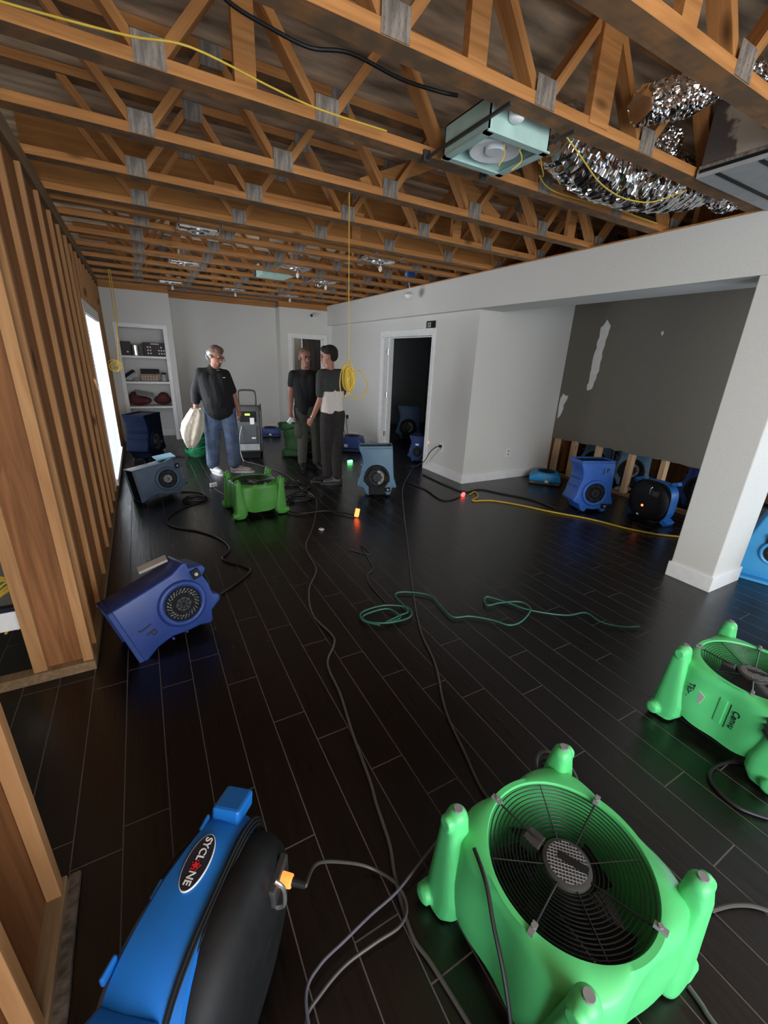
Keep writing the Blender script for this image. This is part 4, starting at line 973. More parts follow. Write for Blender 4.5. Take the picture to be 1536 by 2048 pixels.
sh.cap(J['neck'] - Vector((0, 0, .05)), J['shL'] + Vector((.02, 0, -.02)), .06, .070).cap(J['neck'] - Vector((0, 0, .05)), J['shR'] + Vector((-.02, 0, -.02)), .06, .070).cap(J['chest'] + Vector((0, 0, .02)), J['belly'], .118, .115).cap(J['shL'] + Vector((.02, 0, -.03)), J['shR'] - Vector((.02, 0, .03)), .07).cap(J['shL'] + Vector((.08, 0, -.09)), J['belly'] + Vector((-.05, 0, 0)), .115, .115).cap(J['shR'] + Vector((-.08, 0, -.09)), J['belly'] + Vector((.05, 0, 0)), .115, .115)
sh.cap(J['belly'] + Vector((-.05, 0, 0)), J['pel'] + Vector((-.045, 0, .03)), .12, .118).cap(J['belly'] + Vector((.05, 0, 0)), J['pel'] + Vector((.045, 0, .03)), .12, .118)
sh.cap(J['pel'] + Vector((-.05, 0, .01)), J['pel'] + Vector((.05, 0, .01)), .112)
for s in 'LR': sh.cap(J['sh' + s] - Vector((0, 0, .015)), J['sh' + s].lerp(J['el' + s], .52), .068, .062)
sh.build('shirt', CLOTHK, p, voxel=.009, relax=4)
pt = MB().cap(J['hipL'] + Vector((.01, 0, 0)), J['hipR'] + Vector((-.01, 0, 0)), .112)
for s in 'LR': pt.cap(J['hip' + s], J['kn' + s], .105, .082).cap(J['kn' + s], J['an' + s] + Vector((0, 0, .03)), .080, .066)
pt.cap(J['hipL'] + Vector((-.06, -.05, -.22)), J['hipL'] + Vector((-.06, -.05, -.34)), .06)
pt.build('trousers', OLIVE, p, voxel=.009, relax=4)
hr = MB().sph(P(0, -.022, .050), (.078, .090, .076), 20, e).sph(P(.0, -.07, .0), (.072, .035, .055), 14, e)
hr.build('cropped_hair', HAIRG, p, voxel=.006, relax=2)
face_parts(P, e, p, HAIRD)
shoe(J['anL'] + Vector((.02, .03, -.09)), J['anL'] + Vector((-.05, -.21, -.09)), BLACK, p, BLACK)
shoe(J['anR'] + Vector((0, .03, -.09)), J['anR'] + Vector((.03, -.21, -.09)), BLACK, p, BLACK)
tag(MB().box((1.755, 5.83, .735), (.05, .03, .085), (.4, .5, .2)).build('folded_paper', PAPER), 'small white paper in the hand of the man in the black tee', 'paper')

# --- man in two tone shirt seen from behind
J = dict(head=(2.055, 5.12, 1.60), neck=(2.065, 5.12, 1.44), chest=(2.085, 5.11, 1.27), belly=(2.085, 5.11, 1.02), pel=(2.09, 5.11, .92),
         shL=(1.955, 5.11, 1.375), elL=(1.93, 5.10, 1.10), wrL=(1.85, 5.18, .86), haL=(1.815, 5.23, .77), shR=(2.215, 5.11, 1.38), elR=(2.245, 5.17, 1.13), wrR=(2.18, 5.32, 1.0), haR=(2.12, 5.38, .96),
         hipL=(2.03, 5.11, .90), knL=(2.02, 5.14, .49), anL=(2.03, 5.13, .09), hipR=(2.155, 5.10, .90), knR=(2.13, 5.07, .49), anR=(2.12, 5.01, .09))
J = {k: V3(v) for k, v in J.items()}
p = person('man in grey and cream two tone tee turned away from the camera')
b = MB(); P, e = head(b, J['head'], (-.80, .58, -.12))
b.cap(J['neck'] - Vector((0, 0, .06)), J['head'] - Vector((0, 0, .05)), .060, .055)
b.cap(J['shL'] - Vector((0, 0, .035)), J['shR'] - Vector((0, 0, .035)), .045).cap(J['chest'], J['belly'], .075, .075).cap(J['belly'], J['pel'], .075, .085)
for s in 'LR':
    b.cap(J['sh' + s], J['el' + s], .052, .041).cap(J['el' + s], J['wr' + s], .042, .027)
    b.cap(J['hip' + s], J['kn' + s], .085, .056).cap(J['kn' + s], J['an' + s], .057, .036)
hand(b, J['wrL'], J['haL'], (.6, .5, 0), .8); hand(b, J['wrR'], J['haR'], (0, -.3, -1), .6)
b.build('body', SKIN, p, voxel=VX, relax=4)
up_y = MB()
up_y.cap(J['neck'] - Vector((0, 0, .055)), J['neck'] - Vector((0, 0, .03)), .085, .070).cap(J['shL'] + Vector((.015, 0, 0)), J['shR'] - Vector((.015, 0, 0)), .084)
up_y.cap(J['shL'] + Vector((.085, 0, -.05)), J['shL'] + Vector((.085, 0, -.15)), .118, .12).cap(J['shR'] + Vector((-.085, 0, -.05)), J['shR'] + Vector((-.085, 0, -.15)), .118, .12)
for s in 'LR': up_y.cap(J['sh' + s], J['sh' + s].lerp(J['el' + s], .78), .075, .064)
yo = up_y.build('shirt_yoke', CLOTHC, p, voxel=.009, relax=4)
lo = MB(); lo.cap(J['chest'] + Vector((0, 0, -.06)), J['belly'], .112, .108).cap(J['shL'] + Vector((.085, 0, -.20)), J['belly'] + Vector((-.045, 0, 0)), .117, .112).cap(J['shR'] + Vector((-.085, 0, -.20)), J['belly'] + Vector((.045, 0, 0)), .117, .112)
lo.cap(J['belly'] + Vector((-.045, 0, 0)), J['pel'] + Vector((-.045, 0, .04)), .114, .116).cap(J['belly'] + Vector((.045, 0, 0)), J['pel'] + Vector((.045, 0, .04)), .114, .116)
lo.build('shirt', CLOTHW, p, voxel=.009, relax=4)
pt = MB().cap(J['hipL'] + Vector((.01, 0, .02)), J['hipR'] + Vector((-.01, 0, .02)), .110)
for s in 'LR': pt.cap(J['hip' + s], J['kn' + s], .108, .080).cap(J['kn' + s], J['an' + s] + Vector((0, 0, .03)), .078, .066)
pt.build('trousers', mat('dark_trouser_cloth', (.018, .014, .013), .9, var=.3, scale=20, bump=.3), p, voxel=.009, relax=4)
hr = MB().sph(P(0, -.022, .052), (.084, .098, .084), 20, e).sph(P(0, -.06, .01), (.076, .055, .075), 18, e).sph(P(0, .035, .085), (.065, .062, .045), 14, e)
hr.build('dark_hair', HAIRD, p, voxel=.006, relax=2)
face_parts(P, e, p, HAIRD)
MB().torus(J['wrL'] + Vector((.004, -.004, .008)), .030, .007, Matrix.Rotation(.45, 3, 'Y'), n=24, k=8).build('wristwatch', STEEL, p, smooth=True)
shoe(J['anL'] + Vector((.03, -.01, -.09)), J['anL'] + Vector((-.18, .09, -.09)), BLACK, p, DGREY)
shoe(J['anR'] + Vector((.03, -.01, -.09)), J['anR'] + Vector((-.19, .05, -.09)), DGREY, p, DGREY)
# ================================================================== CEILING FIXTURES
vb = thing('vent_box', 'pale green square fan box hung between the ceiling trusses', 'fan box', (1.655, 1.965, TB), .0)
m = MB(); hw, hd, hz0, hz1 = .185, .165, -.055, .075
m.b2((-hw, -hd, hz0), (hw, -hd + .006, hz1)).b2((-hw, hd - .006, hz0), (hw, hd, hz1)).b2((-hw, -hd, hz0), (-hw + .006, hd, hz1)).b2((hw - .006, -hd, hz0), (hw, hd, hz1)).b2((-hw, -hd, hz1 - .006), (hw, hd, hz1))
m.build('housing', TEAL, vb)
MB().b2((-hw - .008, -hd - .008, hz0 - .004), (hw + .008, -hd + .03, hz0 + .004)).b2((-hw - .008, hd - .03, hz0 - .004), (hw + .008, hd + .008, hz0 + .004)).b2((-hw - .008, -hd, hz0 - .004), (-hw + .03, hd, hz0 + .004)).b2((hw - .03, -hd, hz0 - .004), (hw + .008, hd, hz0 + .004)).build('flange', TEAL, vb)
MB().lathe([(0, -.01), (.05, -.01), (.06, -.03), (.12, -.042), (.13, -.02), (.14, .03)], n=36).build('fan_scroll', WHITE, vb, smooth=True)
MB().lathe([(0, -.042), (.045, -.042), (.05, -.02), (.0, -.02)], n=24).build('motor', WHITE, vb, smooth=True)
for s in (-1, 1): MB().b2((s * .195 - .006, -.30, -.020), (s * .195 + .006, .32, -.008)).b2((s * .195 - .02, .30, -.03), (s * .195 + .02, .318, .02)).build('hanger_bar', DGREY, vb)
MB().cyl((-.06, -hd - .03, .08), (-.06, -hd - .03, .01), .035, seg=20).sph((-.06, -hd - .03, .01), (.035, .035, .02), 16).build('plastic_cap', WHITE, vb)
for s, q in ((-.05, .01), (.03, .04)): MB().tube([(s, -.10, -.02), (s + q, -.12, -.09), (s - .01, -.11, -.14)], .003, 6).build('loose_wire', CORDY, vb)

pl = thing('duct_plenum', 'stained sheet metal duct box with white slot grille at upper right', 'duct', (2.80, 0, TB))
MB().b2((0, 1.225, .03), (1.6, 1.615, .40)).build('box', DUCTM, pl, bevel=.004)
MB().b2((-.012, 1.225, .02), (.004, 1.615, .034)).b2((-.006, 1.215, .02), (.006, 1.235, .41)).build('edge_flange', GALV, pl)
sg = MB().b2((-.01, 1.225, -.018), (1.4, 1.62, .02)).build('slot_grille', LGREY, pl)
for y in (1.33, 1.52): MB().b2((.0, y - .012, -.0205), (1.38, y + .012, -.017)).build('slot', BLACK, sg)
for i in range(1): MB().b2((-.0125, 1.23, .002), (-.0095, 1.61, .018)).build('slot', BLACK, sg)
def foil(label, pts, rad, name='foil_duct'):
    P = [Vector(p) for p in pts]; rings = []; Q = []
    for i in range(len(P) - 1):
        p0 = P[max(i - 1, 0)]; p1 = P[i]; p2 = P[i + 1]; p3 = P[min(i + 2, len(P) - 1)]
        for t in range(14):
            u = t / 14; Q.append(0.5 * ((2 * p1) + (p2 - p0) * u + (2 * p0 - 5 * p1 + 4 * p2 - p3) * u * u + (3 * p1 - p0 - 3 * p2 + p3) * u ** 3))
    Q.append(P[-1]); N = 40
    for i, c in enumerate(Q):
        t = (Q[min(i + 1, len(Q) - 1)] - Q[max(i - 1, 0)]).normalized(); n_ = t.orthogonal() if abs(t.z) > .9 else (Vector((0, 0, 1)) - t * t.z).normalized(); b_ = t.cross(n_)
        f = i / (len(Q) - 1); R = rad * (0.55 + .45 * math.sin(PI * min(1, max(0, .12 + f * .85))) ** .5)
        rings.append([c + (n_ * math.cos(2 * PI * j / N) + b_ * math.sin(2 * PI * j / N)) * (R + (.010 if i % 2 else 0) + random.uniform(-.006, .006)) for j in range(N)])
    return tag(MB().loft(rings).build(name, FOIL), label, 'duct')
foil('crinkled silver foil duct sagging below the trusses beside the green fan box', [(2.10, 2.02, TB + .16), (2.45, 2.02, TB + .10), (2.85, 1.97, TB + .09), (3.25, 1.95, TB + .14), (3.55, 1.93, TB + .22)], .155)
foil('silver foil duct joining the stained metal duct box at upper right', [(2.10, 1.54, TB + .09), (2.24, 1.53, TB + .14), (2.40, 1.52, TB + .20), (2.52, 1.50, TB + .27), (2.68, 1.48, TB + .33), (2.86, 1.42, TB + .33)], .070)
foil('silver foil duct piece behind the first truss right of the fan box', [(2.66, 1.82, TB + .05), (2.74, 1.82, TB + .13), (2.80, 1.82, TB + .24)], .070)
foil('silver foil duct end above the soffit at the right edge', [(3.25, 1.74, TB + .05), (3.45, 1.78, TB + .06), (3.62, 1.80, TB + .10)], .075)

def can_light(x, y, label, bulb=True, rz=0):
    r = thing('recessed_light', label, 'light fitting', (x, y, TB), rz, 'recessed lights between the trusses')
    MB().lathe([(.055, -.018), (.085, -.018), (.088, -.012), (.072, -.006), (.070, .14), (.045, .16), (.0, .16)], n=30).build('can', STEEL, r, smooth=True)
    MB().b2((-.17, -.085, -.004), (.17, -.062, .010)).b2((-.17, .062, -.004), (.17, .085, .010)).b2((-.175, -.085, -.004), (-.155, .085, .03)).b2((.155, -.085, -.004), (.175, .085, .03)).b2((.09, -.06, -.004), (.15, .06, .09)).build('mounting_frame', STEEL, r)
    for s in (-1, 1): MB().b2((s * .165 - .004, -.28, .0), (s * .165 + .004, .28, .02)).build('hanger_bar', GALV, r)
    if bulb:
        MB().tube([(.01, 0, .10), (.03, .01, .0), (.02, 0, -.05)], .003, 6).build('wire', WHITE, r)
        MB().sph((.02, 0, -.075), (.020, .020, .032), 14).build('socket', WHITE, r)
cl = [(.62, 4.66, 'left one nearest the camera in front of the vent pipe', False), (2.46, 4.66, 'steel light can nearest the soffit with a hanging socket', True), (.66, 6.42, 'second steel can on the left side of the ceiling', False), (2.50, 6.40, 'steel can far along on the right side of the ceiling', True), (.62, 8.32, 'left steel can nearest the back wall above the niche', True), (1.60, 8.34, 'middle steel can nearest the back wall', True), (2.55, 8.30, 'right steel can nearest the back wall', True), (1.86, 5.72, 'steel can in the middle of the ceiling', True)]
for x, y, lab, bu in cl: can_light(x, y, ('recessed light, ' if 'can' not in lab.split()[1:3] else '') + lab if not lab.startswith('left one') else 'recessed steel light, ' + lab, bu)
vp = MB().cyl((.62, 4.32, TB + .16), (.62, 4.38, TB + .30), .06, seg=24).build('vent_pipe', STEEL, smooth=True); tag(vp, 'short steel pipe stub above the left recessed light', 'pipe')
bx = thing('junction_box', 'pale green metal box hung far back in the middle of the ceiling', 'box', (1.76, 6.40, TB))
MB().b2((-.19, -.16, -.03), (.19, .16, .12)).build('housing', TEAL, bx, bevel=.004); MB().b2((.19, -.1, 0), (.27, .1, .05)).build('bracket', STEEL, bx)
for i, (x, y, lab) in enumerate([(2.05, 6.20, 'crumpled foil scrap in the middle of the ceiling'), (2.55, 6.79, 'bright foil scrap beside the far right light can')]):
    tag(MB().sph((x, y, TB + .01), (.06, .05, .035), 12).sph((x + .05, y, TB + .03), (.04, .05, .04), 10).build('foil_scrap', FOIL, voxel=.012), lab, 'scrap')
jb = thing('electrical_box', 'small blue plastic electrical box above the soffit', 'box', (3.46, 5.62, TB + .05))
m = MB().b2((-.06, -.045, 0), (.06, .045, .11)).build('housing', mat('blue_box_plastic', (.03, .13, .40), .5), jb, bevel=.006); MB().b2((-.068, -.02, .03), (-.0605, .015, .07)).build('knockout', LGREY, jb)
pb = thing('pendant_sensor', 'white dome sensor hanging by a wire in front of the soffit', 'sensor', (3.46, 5.62, 2.40))
MB().lathe([(0, .0), (.035, .005), (.058, .03), (.066, .06), (.050, .085), (.02, .098), (0, .10)], n=28).build('dome', WHITE, pb, smooth=True)
MB().tube([(0, 0, .098), (.01, .0, .15), (-.008, .0, .2), (.0, 0, .26)], .004, 6).build('wire', WHITE, pb)
# security camera
sc_ = thing('security_camera', 'small white security camera under the ceiling at the far corner', 'camera', (3.36, 9.19, 2.41))
MB().cyl((0, .01, .0), (0, -.02, 0), .045, seg=20).build('mount', WHITE, sc_, bevel=.004)
MB().cyl((.0, -.03, 0), (-.10, -.12, -.03), .038, .036, 20).build('camera_body', WHITE, sc_, bevel=.006)
MB().cyl((-.10, -.12, -.03), (-.105, -.125, -.0315), .028, seg=20).build('lens', BLACK, sc_)
# sign above the doorway
sg = thing('door_sign', 'small black sign plate above the corner of the large doorway', 'sign', (XW - .001, 5.43, 2.085))
MB().b2((-.012, -.11, -.055), (0, .11, .055)).build('plate', BLACK, sg, bevel=.003)
MB().b2((-.0135, -.01, -.028), (-.0118, .075, .035)).build('white_panel', LGREY, sg)
for z in (.012, -.004): MB().b2((-.0142, .0, z - .004), (-.0134, .065, z + .004)).build('printed_line', DGREY, sg)
def outlet(loc, rz, label, plug=None):
    r = thing('wall_outlet', label, 'outlet', loc, rz)
    MB().b2((-.04, -.008, -.06), (.04, 0, .06)).build('cover_plate', WHITE, r, bevel=.003)
    for z in (-.024, .024): MB().b2((-.017, -.0105, z - .015), (.017, -.007, z + .015)).build('socket', LGREY, r, bevel=.002)
    return r
outlet((4.56, 4.399, .39), 0, 'white outlet low on the alcove wall')
outlet((XW - .001, 4.93, .41), -PI / 2, 'white outlet with black plug near the wall corner')
outlet((XW - .001, 8.25, .42), -PI / 2, 'white outlet beyond the large doorway with plugs')
t = thing('wall_plug', 'black plug and cord in the outlet near the wall corner', 'plug', (XW - .011, 4.93, .43))
MB().b2((-.035, -.018, -.018), (0, .018, .018)).build('plug_body', BLACK, t, bevel=.005)
MB().tube([(-.03, 0, 0), (-.07, .04, -.02), (-.08, .16, -.12), (-.06, .30, -.28), (-.06, .42, -.36), (-.11, .50, -.42), (-.20, .62, -.422)], .007, 8).build('cord', CORDK, t, smooth=True)
t = thing('wall_plug', 'plugs with drooping cords in the outlet beyond the large doorway', 'plug', (XW - .011, 8.25, .43))
MB().b2((-.04, -.02, -.05), (0, .02, .03)).build('plug_body', BLACK, t, bevel=.005)
MB().tube([(-.03, .01, 0), (-.08, .06, -.02), (-.06, .12, -.2), (-.04, .05, -.42)], .008, 8).tube([(-.03, -.01, -.03), (-.06, -.04, -.1), (-.05, -.06, -.25), (-.08, -.15, -.42)], .008, 8).build('cord', CORDK, t, smooth=True)
# room behind the small door: steel cabinet
t = thing('steel_cabinet', 'tall dark steel cabinet seen through the small back doorway', 'cabinet', (3.62, 10.2, 0))
MB().b2((-.30, -.3, 0), (.3, .3, 2.2)).build('body', mat('dark_steel', (.10, .09, .085), .35, .6, var=.4, scale=3, stretch=(8, 1, .4)), t, bevel=.01); MB().b2((-.315, -.3, .1), (-.29, -.27, 2.1)).build('edge_strip', STEEL, t)

# ================================================================== NICHE SHELVES AND THEIR CONTENTS
SZ = [(.615, 'lowest'), (1.045, 'middle'), (1.475, 'upper')]
for z, nm in SZ:
    tag(MB().b2((-.285, NY + .02, z - .035), (.495, 9.315, z)).build('shelf_board', WHITE, bevel=.003), '%s white shelf board in the wall niche' % nm, 'shelf')
def boxthing(name, label, c, d, m, rot=0, group=None, cat='box', lid=None):
    r = thing(name, label, cat, c, rot, group)
    MB().b2((-d[0] / 2, -d[1] / 2, 0), (d[0] / 2, d[1] / 2, d[2])).build('body', m, r, bevel=.006)
    if lid: MB().b2((-d[0] / 2 - .004, -d[1] / 2 - .004, d[2] - .03), (d[0] / 2 + .004, d[1] / 2 + .004, d[2] + .004)).build('lid', lid, r, bevel=.004)
    return r
PURP = mat('dark_plum_card', (.028, .014, .020), .6)
r = boxthing('dotted_box', 'dark box with rows of white dots at right on the upper shelf', (.285, 9.07, 1.475), (.36, .26, .225), PURP)
for i, x in enumerate([-.11, -.07, .06, .10, .14]):
    for j in range(3):
        if (i, j) in ((2, 2), (4, 2)): continue
        MB().cyl((x, -.1305, .045 + .052 * j), (x, -.133, .045 + .052 * j), .013, seg=12).build('white_dot', PAPER, r)
MB().b2((-.06, -.132, .196), (.07, -.1302, .212)).build('white_label', PAPER, r)
r = boxthing('dark_box', 'dark box at the left end of the upper shelf', (-.17, 9.10, 1.475), (.18, .24, .225), PURP); MB().sph((.03, -.125, .06), (.016, .008, .016), 12).build('white_dot', PAPER, r)
r = thing('steel_canister', 'grey steel canister between two dark boxes on the upper shelf', 'canister', (-.02, 9.02, 1.475))
MB().cyl((0, 0, 0), (0, 0, .175), .058, seg=28).build('body', STEEL, r, bevel=.006); MB().cyl((0, 0, .175), (0, 0, .19), .06, .05, 28).build('lid', LGREY, r)
boxthing('thin_book', 'thin olive book upright beside the dotted box', (.075, 9.08, 1.475), (.03, .2, .2), mat('olive_card', (.12, .12, .06), .7), cat='book')
r = thing('game_console', 'dark tilted device case leaning at left on the middle shelf', 'device', (-.165, 9.08, 1.145), (0, -.62, 0))
MB().b2((-.095, -.10, -.03), (.105, .10, .045)).build('case', BLACK, r, bevel=.02); MB().b2((-.09, -.112, -.032), (.10, -.098, .00)).build('silver_band', LGREY, r, bevel=.006)
tag(MB().sph((-.07, 8.99, 1.076), (.05, .05, .028), 18).build('folded_cloth', LGREY, voxel=.01, relax=3), 'light grey folded cloth below the tilted device on the middle shelf', 'cloth')
r = boxthing('patterned_box', 'tan box with dotted pattern in the middle of the middle shelf', (.14, 9.05, 1.045), (.27, .22, .13), mat('tan_card', (.30, .20, .14), .7))
for i in range(6):
    for j in range(2): MB().b2((-.12 + .045 * i, -.112, .03 + .045 * j), (-.105 + .045 * i, -.1102, .045 + .045 * j)).build('white_mark', PAPER, r)
boxthing('black_tray', 'black tray resting on top of the tan patterned box', (.16, 9.05, 1.176), (.30, .20, .075), BLACK, cat='tray')
r = thing('white_jar', 'white jar at the right end of the middle shelf', 'jar', (.375, 9.03, 1.045)); MB().cyl((0, 0, 0), (0, 0, .12), .048, seg=24).build('body', LGREY, r, bevel=.006); MB().cyl((0, 0, .12), (0, 0, .15), .04, seg=24).build('lid', PURP, r)
MARO = mat('maroon_cloth', (.10, .022, .025), .85, var=.4, scale=10, bump=.3)
tag(MB().sph((-.07, 9.08, .70), (.20, .14, .085), 20).sph((-.14, 9.08, .74), (.10, .12, .12), 16).build('maroon_bundle', MARO, voxel=.012, relax=3), 'maroon cloth bundle at left on the lowest shelf', 'bundle')
tag(MB().sph((.31, 9.08, .71), (.15, .13, .09), 20).sph((.33, 9.08, .78), (.09, .1, .07), 16).build('maroon_bundle', MARO, voxel=.012, relax=3), 'maroon cloth bundle at right on the lowest shelf', 'bundle')
tag(MB().box((.03, 9.0, .825), (.30, .20, .012), (.35, .22, .2)).build('grey_sheet', LGREY), 'grey folded sheet lying on the maroon bundle', 'sheet')

# ================================================================== CORDS
CORDS={
'gray1':[(1.255,6.66),(1.29,6.56),(1.384,6.374),(1.577,5.832),(1.625,5.393),(1.609,5.023),(1.624,4.473),(1.327,3.740),(1.085,3.264),(1.019,2.832),(0.867,2.564),(0.782,2.255),(0.812,2.006),(0.792,1.909),(0.693,1.766),(0.668,1.533),(0.624,1.288),(0.593,1.062),(0.571,0.960),(0.546,0.815),(0.512,0.715),(0.483,0.572),(0.498,0.490),(0.517,0.354),(0.53,0.22)],
'gray2':[(3.722,5.561),(3.196,4.948),(2.805,4.443),(2.332,3.633),(1.948,2.943),(1.556,2.245),(1.335,1.810),(1.232,1.502),(1.088,1.216),(1.016,0.975),(0.97,0.80),(1.0,0.70)],
'loop1':[(0.191,0.641,.372),(0.2565,0.74,.25),(0.363,0.785,.10),(0.449,0.772),(0.501,0.697),(0.502,0.630),(0.460,0.597),(0.376,0.597),(0.280,0.594),(0.198,0.572),(0.150,0.545),(0.13,0.46),(0.12,0.34)],
'loop2':[(0.724,0.742),(0.578,0.696),(0.484,0.668),(0.389,0.655),(0.299,0.638),(0.217,0.622),(0.165,0.585),(0.150,0.48),(0.15,0.34)],
'black1':[(0.177,5.353),(0.361,5.281),(0.482,5.129),(0.397,4.868),(0.179,4.690),(0.046,4.428),(0.077,4.201),(0.295,3.974),(0.434,3.725),(0.477,3.476),(0.389,3.307),(0.525,3.102),(0.543,3.003),(0.404,2.857),(0.229,2.715)],
'black2':[(3.492,4.986),(3.471,4.648),(3.476,4.306),(3.524,4.046),(3.793,4.061),(3.925,3.820),(4.111,3.479),(4.131,3.108)],
'black3':[(3.056,4.723),(3.086,4.334),(3.024,3.914),(3.171,3.855),(3.376,3.945)],
'black4':[(1.264,4.617),(1.542,4.820),(1.728,4.977),(1.397,4.563),(1.193,4.275),(1.294,4.064),(1.566,4.035),(1.735,3.881),(1.813,3.767)],
'yellow':[(3.515,3.935),(3.651,3.996),(3.538,3.815),(3.370,3.713),(3.608,3.618),(3.808,3.355),(3.970,3.044),(4.202,2.685),(4.320,2.348),(4.462,2.111),(4.631,1.967)],
'green':[(1.119,1.943),(1.043,2.039),(1.085,2.124),(1.258,2.128),(1.383,2.036),(1.342,1.939),(1.190,1.939),(1.064,2.010),(1.076,2.084),(1.253,2.084),(1.276,1.958),(1.161,1.952),(1.291,1.982),(1.367,2.010),(1.386,2.210),(1.476,2.220),(1.615,2.103),(1.604,1.965),(1.598,1.817),(1.709,1.771),(1.815,1.671),(1.881,1.579),(1.999,1.583),(2.151,1.660),(2.154,1.756),(2.013,1.808),(1.909,1.822),(1.930,1.882),(1.986,1.908),(2.055,1.802),(2.137,1.647),(2.311,1.498),(2.466,1.457),(2.465,1.342),(2.537,1.247),(2.651,1.192)],
'right1':[(1.884,0.220),(1.831,0.290),(1.829,0.358),(1.862,0.413),(1.929,0.431),(2.026,0.416),(2.088,0.376)],
'right2':[(1.352,0.176),(1.425,0.153),(1.484,0.122),(1.520,0.088)],
'right3':[(1.103,0.118),(1.097,0.084),(1.088,0.050),(1.08,-0.06)],
'black5':[(0.604,5.409),(0.656,5.166),(0.766,4.816),(0.884,4.579)],
'thin':[(1.420,3.059),(1.536,2.898),(1.547,3.119),(1.450,2.684),(1.356,2.588),(1.303,2.442),(1.289,2.183)],
'cab':[(0.100,7.724),(0.244,7.403),(0.447,7.222)],
}

def cord(key, r, m, label, cat='cord', z=None, name='power_cord', n=0):
    z0 = r + .001 if z is None else z
    P = [(p[0], p[1], p[2] if len(p) > 2 else z0) for p in CORDS[key]]
    return tag(MB().tube(P, r, 8, sub=7).build(name, m, smooth=True), label, cat)
cord('gray1', .0062, CORDG, 'long grey cord winding down the middle of the floor from the dehumidifier', z=.009)
cord('gray2', .0058, CORDG, 'grey cord running from the slate blue fan to the nearest green fan', z=.0068)
cord('loop1', .0048, CORDG, 'grey cord looping from the orange plug of the nearest blue fan', z=.024)
cord('loop2', .0045, mat('slate_cord_jacket', (.10, .10, .13), .45), 'slate cord crossing the floor left of the nearest green fan', z=.036)
cord('black1', .008, CORDK, 'black cord snaking between the two blue fans by the stud wall')
cord('black2', .009, CORDK, 'black cord running along the alcove toward the low blue fan')
cord('black3', .008, CORDK, 'black cord ending at the red plug on the floor')
cord('black4', .008, CORDK, 'black cord tangled right of the darker green fan', z=.019)
cord('yellow', .0095, CORDY, 'yellow extension cord crossing the floor to the column', 'cord', name='extension_cord')
cord('green', .0052, CORDGR, 'thin green cord coiled and trailing across the floor', z=.0182, name='extension_cord')
cord('right1', .007, CORDK, 'black cord curling below the green fan at the right edge')
cord('right2', .0065, CORDG, 'grey cord right of the nearest green fan', z=.009)
cord('right3', .0065, CORDG, 'grey cord at the lower right below the nearest green fan')
cord('black5', .006, CORDK, 'short black cord with a white tag near the dusty blue fan')
cord('thin', .004, CORDG, 'thin dark cord between the red plug and the green cord coil', z=.006)
cord('cab', .008, CORDK, 'black cord running along the niche floor')
# coiled black leads beside the darker green fan
for i, (x, y, R, lab) in enumerate([(1.45, 4.55, .15, 'black cord coil right of the darker green fan'), (.36, 4.95, .13, 'black cord coil beside the dusty blue fan'), (1.55, 5.15, .11, 'small black cord coil behind the darker green fan')]):
    m = MB()
    for k in range(4): m.torus((x + .02 * math.sin(k * 2.2), y + .02 * math.cos(k * 1.7), .009 + .012 * k), R - .008 * k, .007, n=40, k=8, squash=.62)
    tag(m.build('cord_coil', CORDK, smooth=True), lab, 'cord')
# lit plugs
def plug(loc, rz, m, label, up=0):
    r = thing('lit_plug', label, 'plug', loc, (0, -up, rz))
    MB().b2((-.045, -.02, -.018), (.045, .02, .018)).build('glowing_body', m, r, bevel=.008); MB().cyl((.045, 0, 0), (.085, 0, 0), .013, .009, 14).build('tail', BLACK, r); return r
plug((1.823, 3.763, .055), .5, mat('amber_pilot_light', (.8, .1, .03), .4, emit=(1, .14, .03, 7)), 'glowing amber plug standing on the floor in front of the slate blue fan', 1.25)
plug((3.40, 3.935, .02), .7, mat('rose_pilot_light', (.8, .05, .05), .4, emit=(1, .08, .07, 5)), 'glowing red plug joining the yellow cord near the wall corner')
plug((2.79, 6.06, .02), .3, GLOWG, 'glowing green plug on the floor behind the man in the two tone tee')
plug((3.78, 5.30, .42), 1.2, GLOWR, 'small red pilot light beside the doorway jamb')
tag(MB().box((.62, 5.42, .03), (.085, .03, .045), (0, 0, .3)).build('cord_tag', PAPER), 'white paper tag on the short black cord', 'tag')
tag(MB().box((1.354, 3.587, .008), (.045, .03, .015), (.1, .2, .5)).build('debris_scrap', PAPER), 'small white scrap lying on the floor beside the winding grey cord', 'scrap')
f4o = MB().box((-.085, 2.57, .408), (.16, .06, .016), (.1, -.27, .12)).build('rag', mat('grey_rag', (.40, .37, .34), .9)); tag(f4o, 'grey folded rag on top of the royal blue fan', 'rag')
tag(MB().box((.11, 5.32, .448), (.20, .20, .012), (0, -.12, .2)).build('blue_rag', mat('pale_blue_cloth', (.25, .48, .62), .9)), 'pale blue rag on top of the dusty blue fan', 'rag')
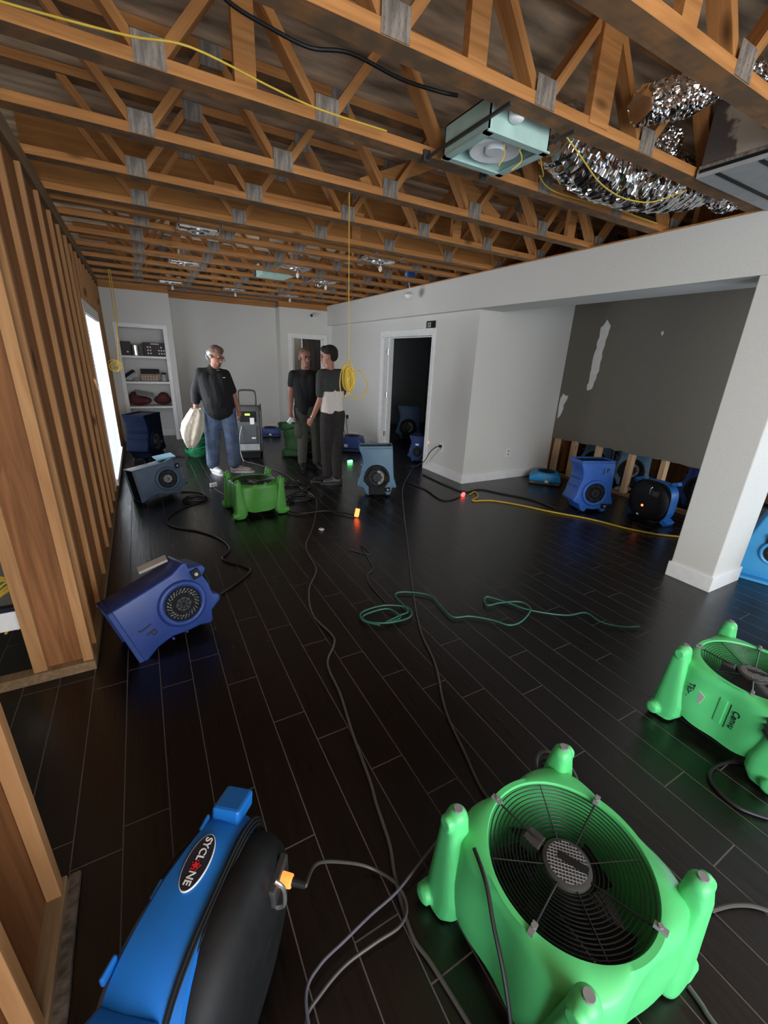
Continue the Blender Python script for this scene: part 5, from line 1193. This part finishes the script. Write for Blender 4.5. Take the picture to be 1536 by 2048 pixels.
# hanging coils
hc = thing('hanging_cord', 'yellow cord hanging from the ceiling with a looped coil in mid room', 'cord', (1.36, 3.0, 1.46))
MB().tube([(-.012, 0, 1.17), (-.01, .0, .9), (-.006, 0, .5), (.0, 0, .15), (.0, 0, .06)], .0030, 8).build('hanging_line', CORDY, hc, smooth=True)
m = MB()
for k in range(12):
    a = k * .9; w = .026 + .006 * math.sin(k * 2.1); h = .075 + .012 * math.cos(k * 1.3)
    m.tube([(w * math.sin(t) + .012 * math.sin(a), .018 * math.cos(a) + .012 * math.cos(t), -.01 + h * math.cos(t)) for t in [2 * PI * j / 14 for j in range(15)]], .0042, 7, sub=2)
for cx, w, h, cz in [(.075, .085, .10, -.05), (-.03, .04, .12, -.02), (.0, .05, .11, .01)]:
    m.tube([(cx + w * math.sin(t) * (1 if math.cos(t) < .5 else .8), .01 * math.sin(2 * t), cz + h * math.cos(t)) for t in [2 * PI * j / 18 for j in range(19)]], .0042, 7, sub=2)
m.build('cord_loops', CORDY, hc, smooth=True)
hl = thing('hanging_cord', 'doubled yellow cord hanging by the niche at left', 'cord', (-.20, 7.7, 1.30))
MB().tube([(.0, 0, 1.32), (-.015, 0, .8), (-.005, 0, .62), (-.06, 0, .12), (-.10, 0, .04)], .006, 8).tube([(.02, .01, 1.32), (.02, .01, .9), (.0, .01, .62), (-.05, .01, .14), (-.08, 0, .03)], .006, 8).build('hanging_line', CORDY, hl, smooth=True)
m = MB()
for k in range(6): m.torus((-.11 + .02 * math.sin(k * 2), 0, .0 + .01 * k), .05 + .006 * k, .005, Matrix.Rotation(.9 + .2 * k, 3, 'X'), n=26, k=6)
m.build('cord_loops', CORDY, hl, smooth=True)
# cables along the trusses
tag(MB().tube([(-.45, 2.22, TB + .02), (-.23, 2.20, TB + .01), (.11, 2.13, TB - .0), (.31, 2.08, TB + .005), (.61, 2.15, TB + .004), (.83, 2.18, TB - .002), (1.18, 2.20, TB + .01)], .0038, 8).build('ceiling_cable', CORDY, smooth=True), 'yellow cable strung along the front of the ceiling trusses at left', 'cable')
tag(MB().tube([(.30, 1.98, TB + .2), (.43, 2.02, TB + .14), (.60, 2.07, TB + .14), (.76, 2.08, TB + .135), (.91, 2.03, TB + .14), (1.15, 2.04, TB + .13), (1.35, 2.02, TB + .13), (1.42, 1.98, TB + .12)], .0075, 8).build('ceiling_cable', CORDK, smooth=True), 'black cable drooping through the trusses to the green fan box', 'cable')
tag(MB().tube([(1.72, 1.84, TB + .13), (1.86, 1.84, TB + .04), (1.90, 1.90, TB - .03), (2.12, 2.08, TB - .01), (2.17, 2.16, TB + .02), (2.40, 2.22, TB - .002), (2.97, 2.16, TB - .01), (3.05, 2.2, TB + .005), (3.48, 2.22, TB + .01)], .0032, 8).build('ceiling_cable', CORDY, smooth=True), 'yellow cable looping from the green fan box to the soffit', 'cable')
tag(MB().tube([(1.86, 1.72, TB - .012), (2.05, 1.78, TB - .03), (2.30, 1.86, TB - .055), (2.50, 1.90, TB - .065), (2.65, 1.90, TB - .07), (2.82, 1.86, TB - .06), (2.93, 1.74, TB - .012)], .0036, 8).build('ceiling_cable', CORDY, smooth=True), 'yellow cable hanging in front of the sagging foil duct', 'cable')
tag(MB().tube([(1.36, 1.42, TB + .30), (1.44, 1.44, TB + .28), (1.52, 1.45, TB + .22)], .007, 8).build('cable_offcut', CORDY, smooth=True), 'short yellow cable offcut high between the front trusses', 'cable')
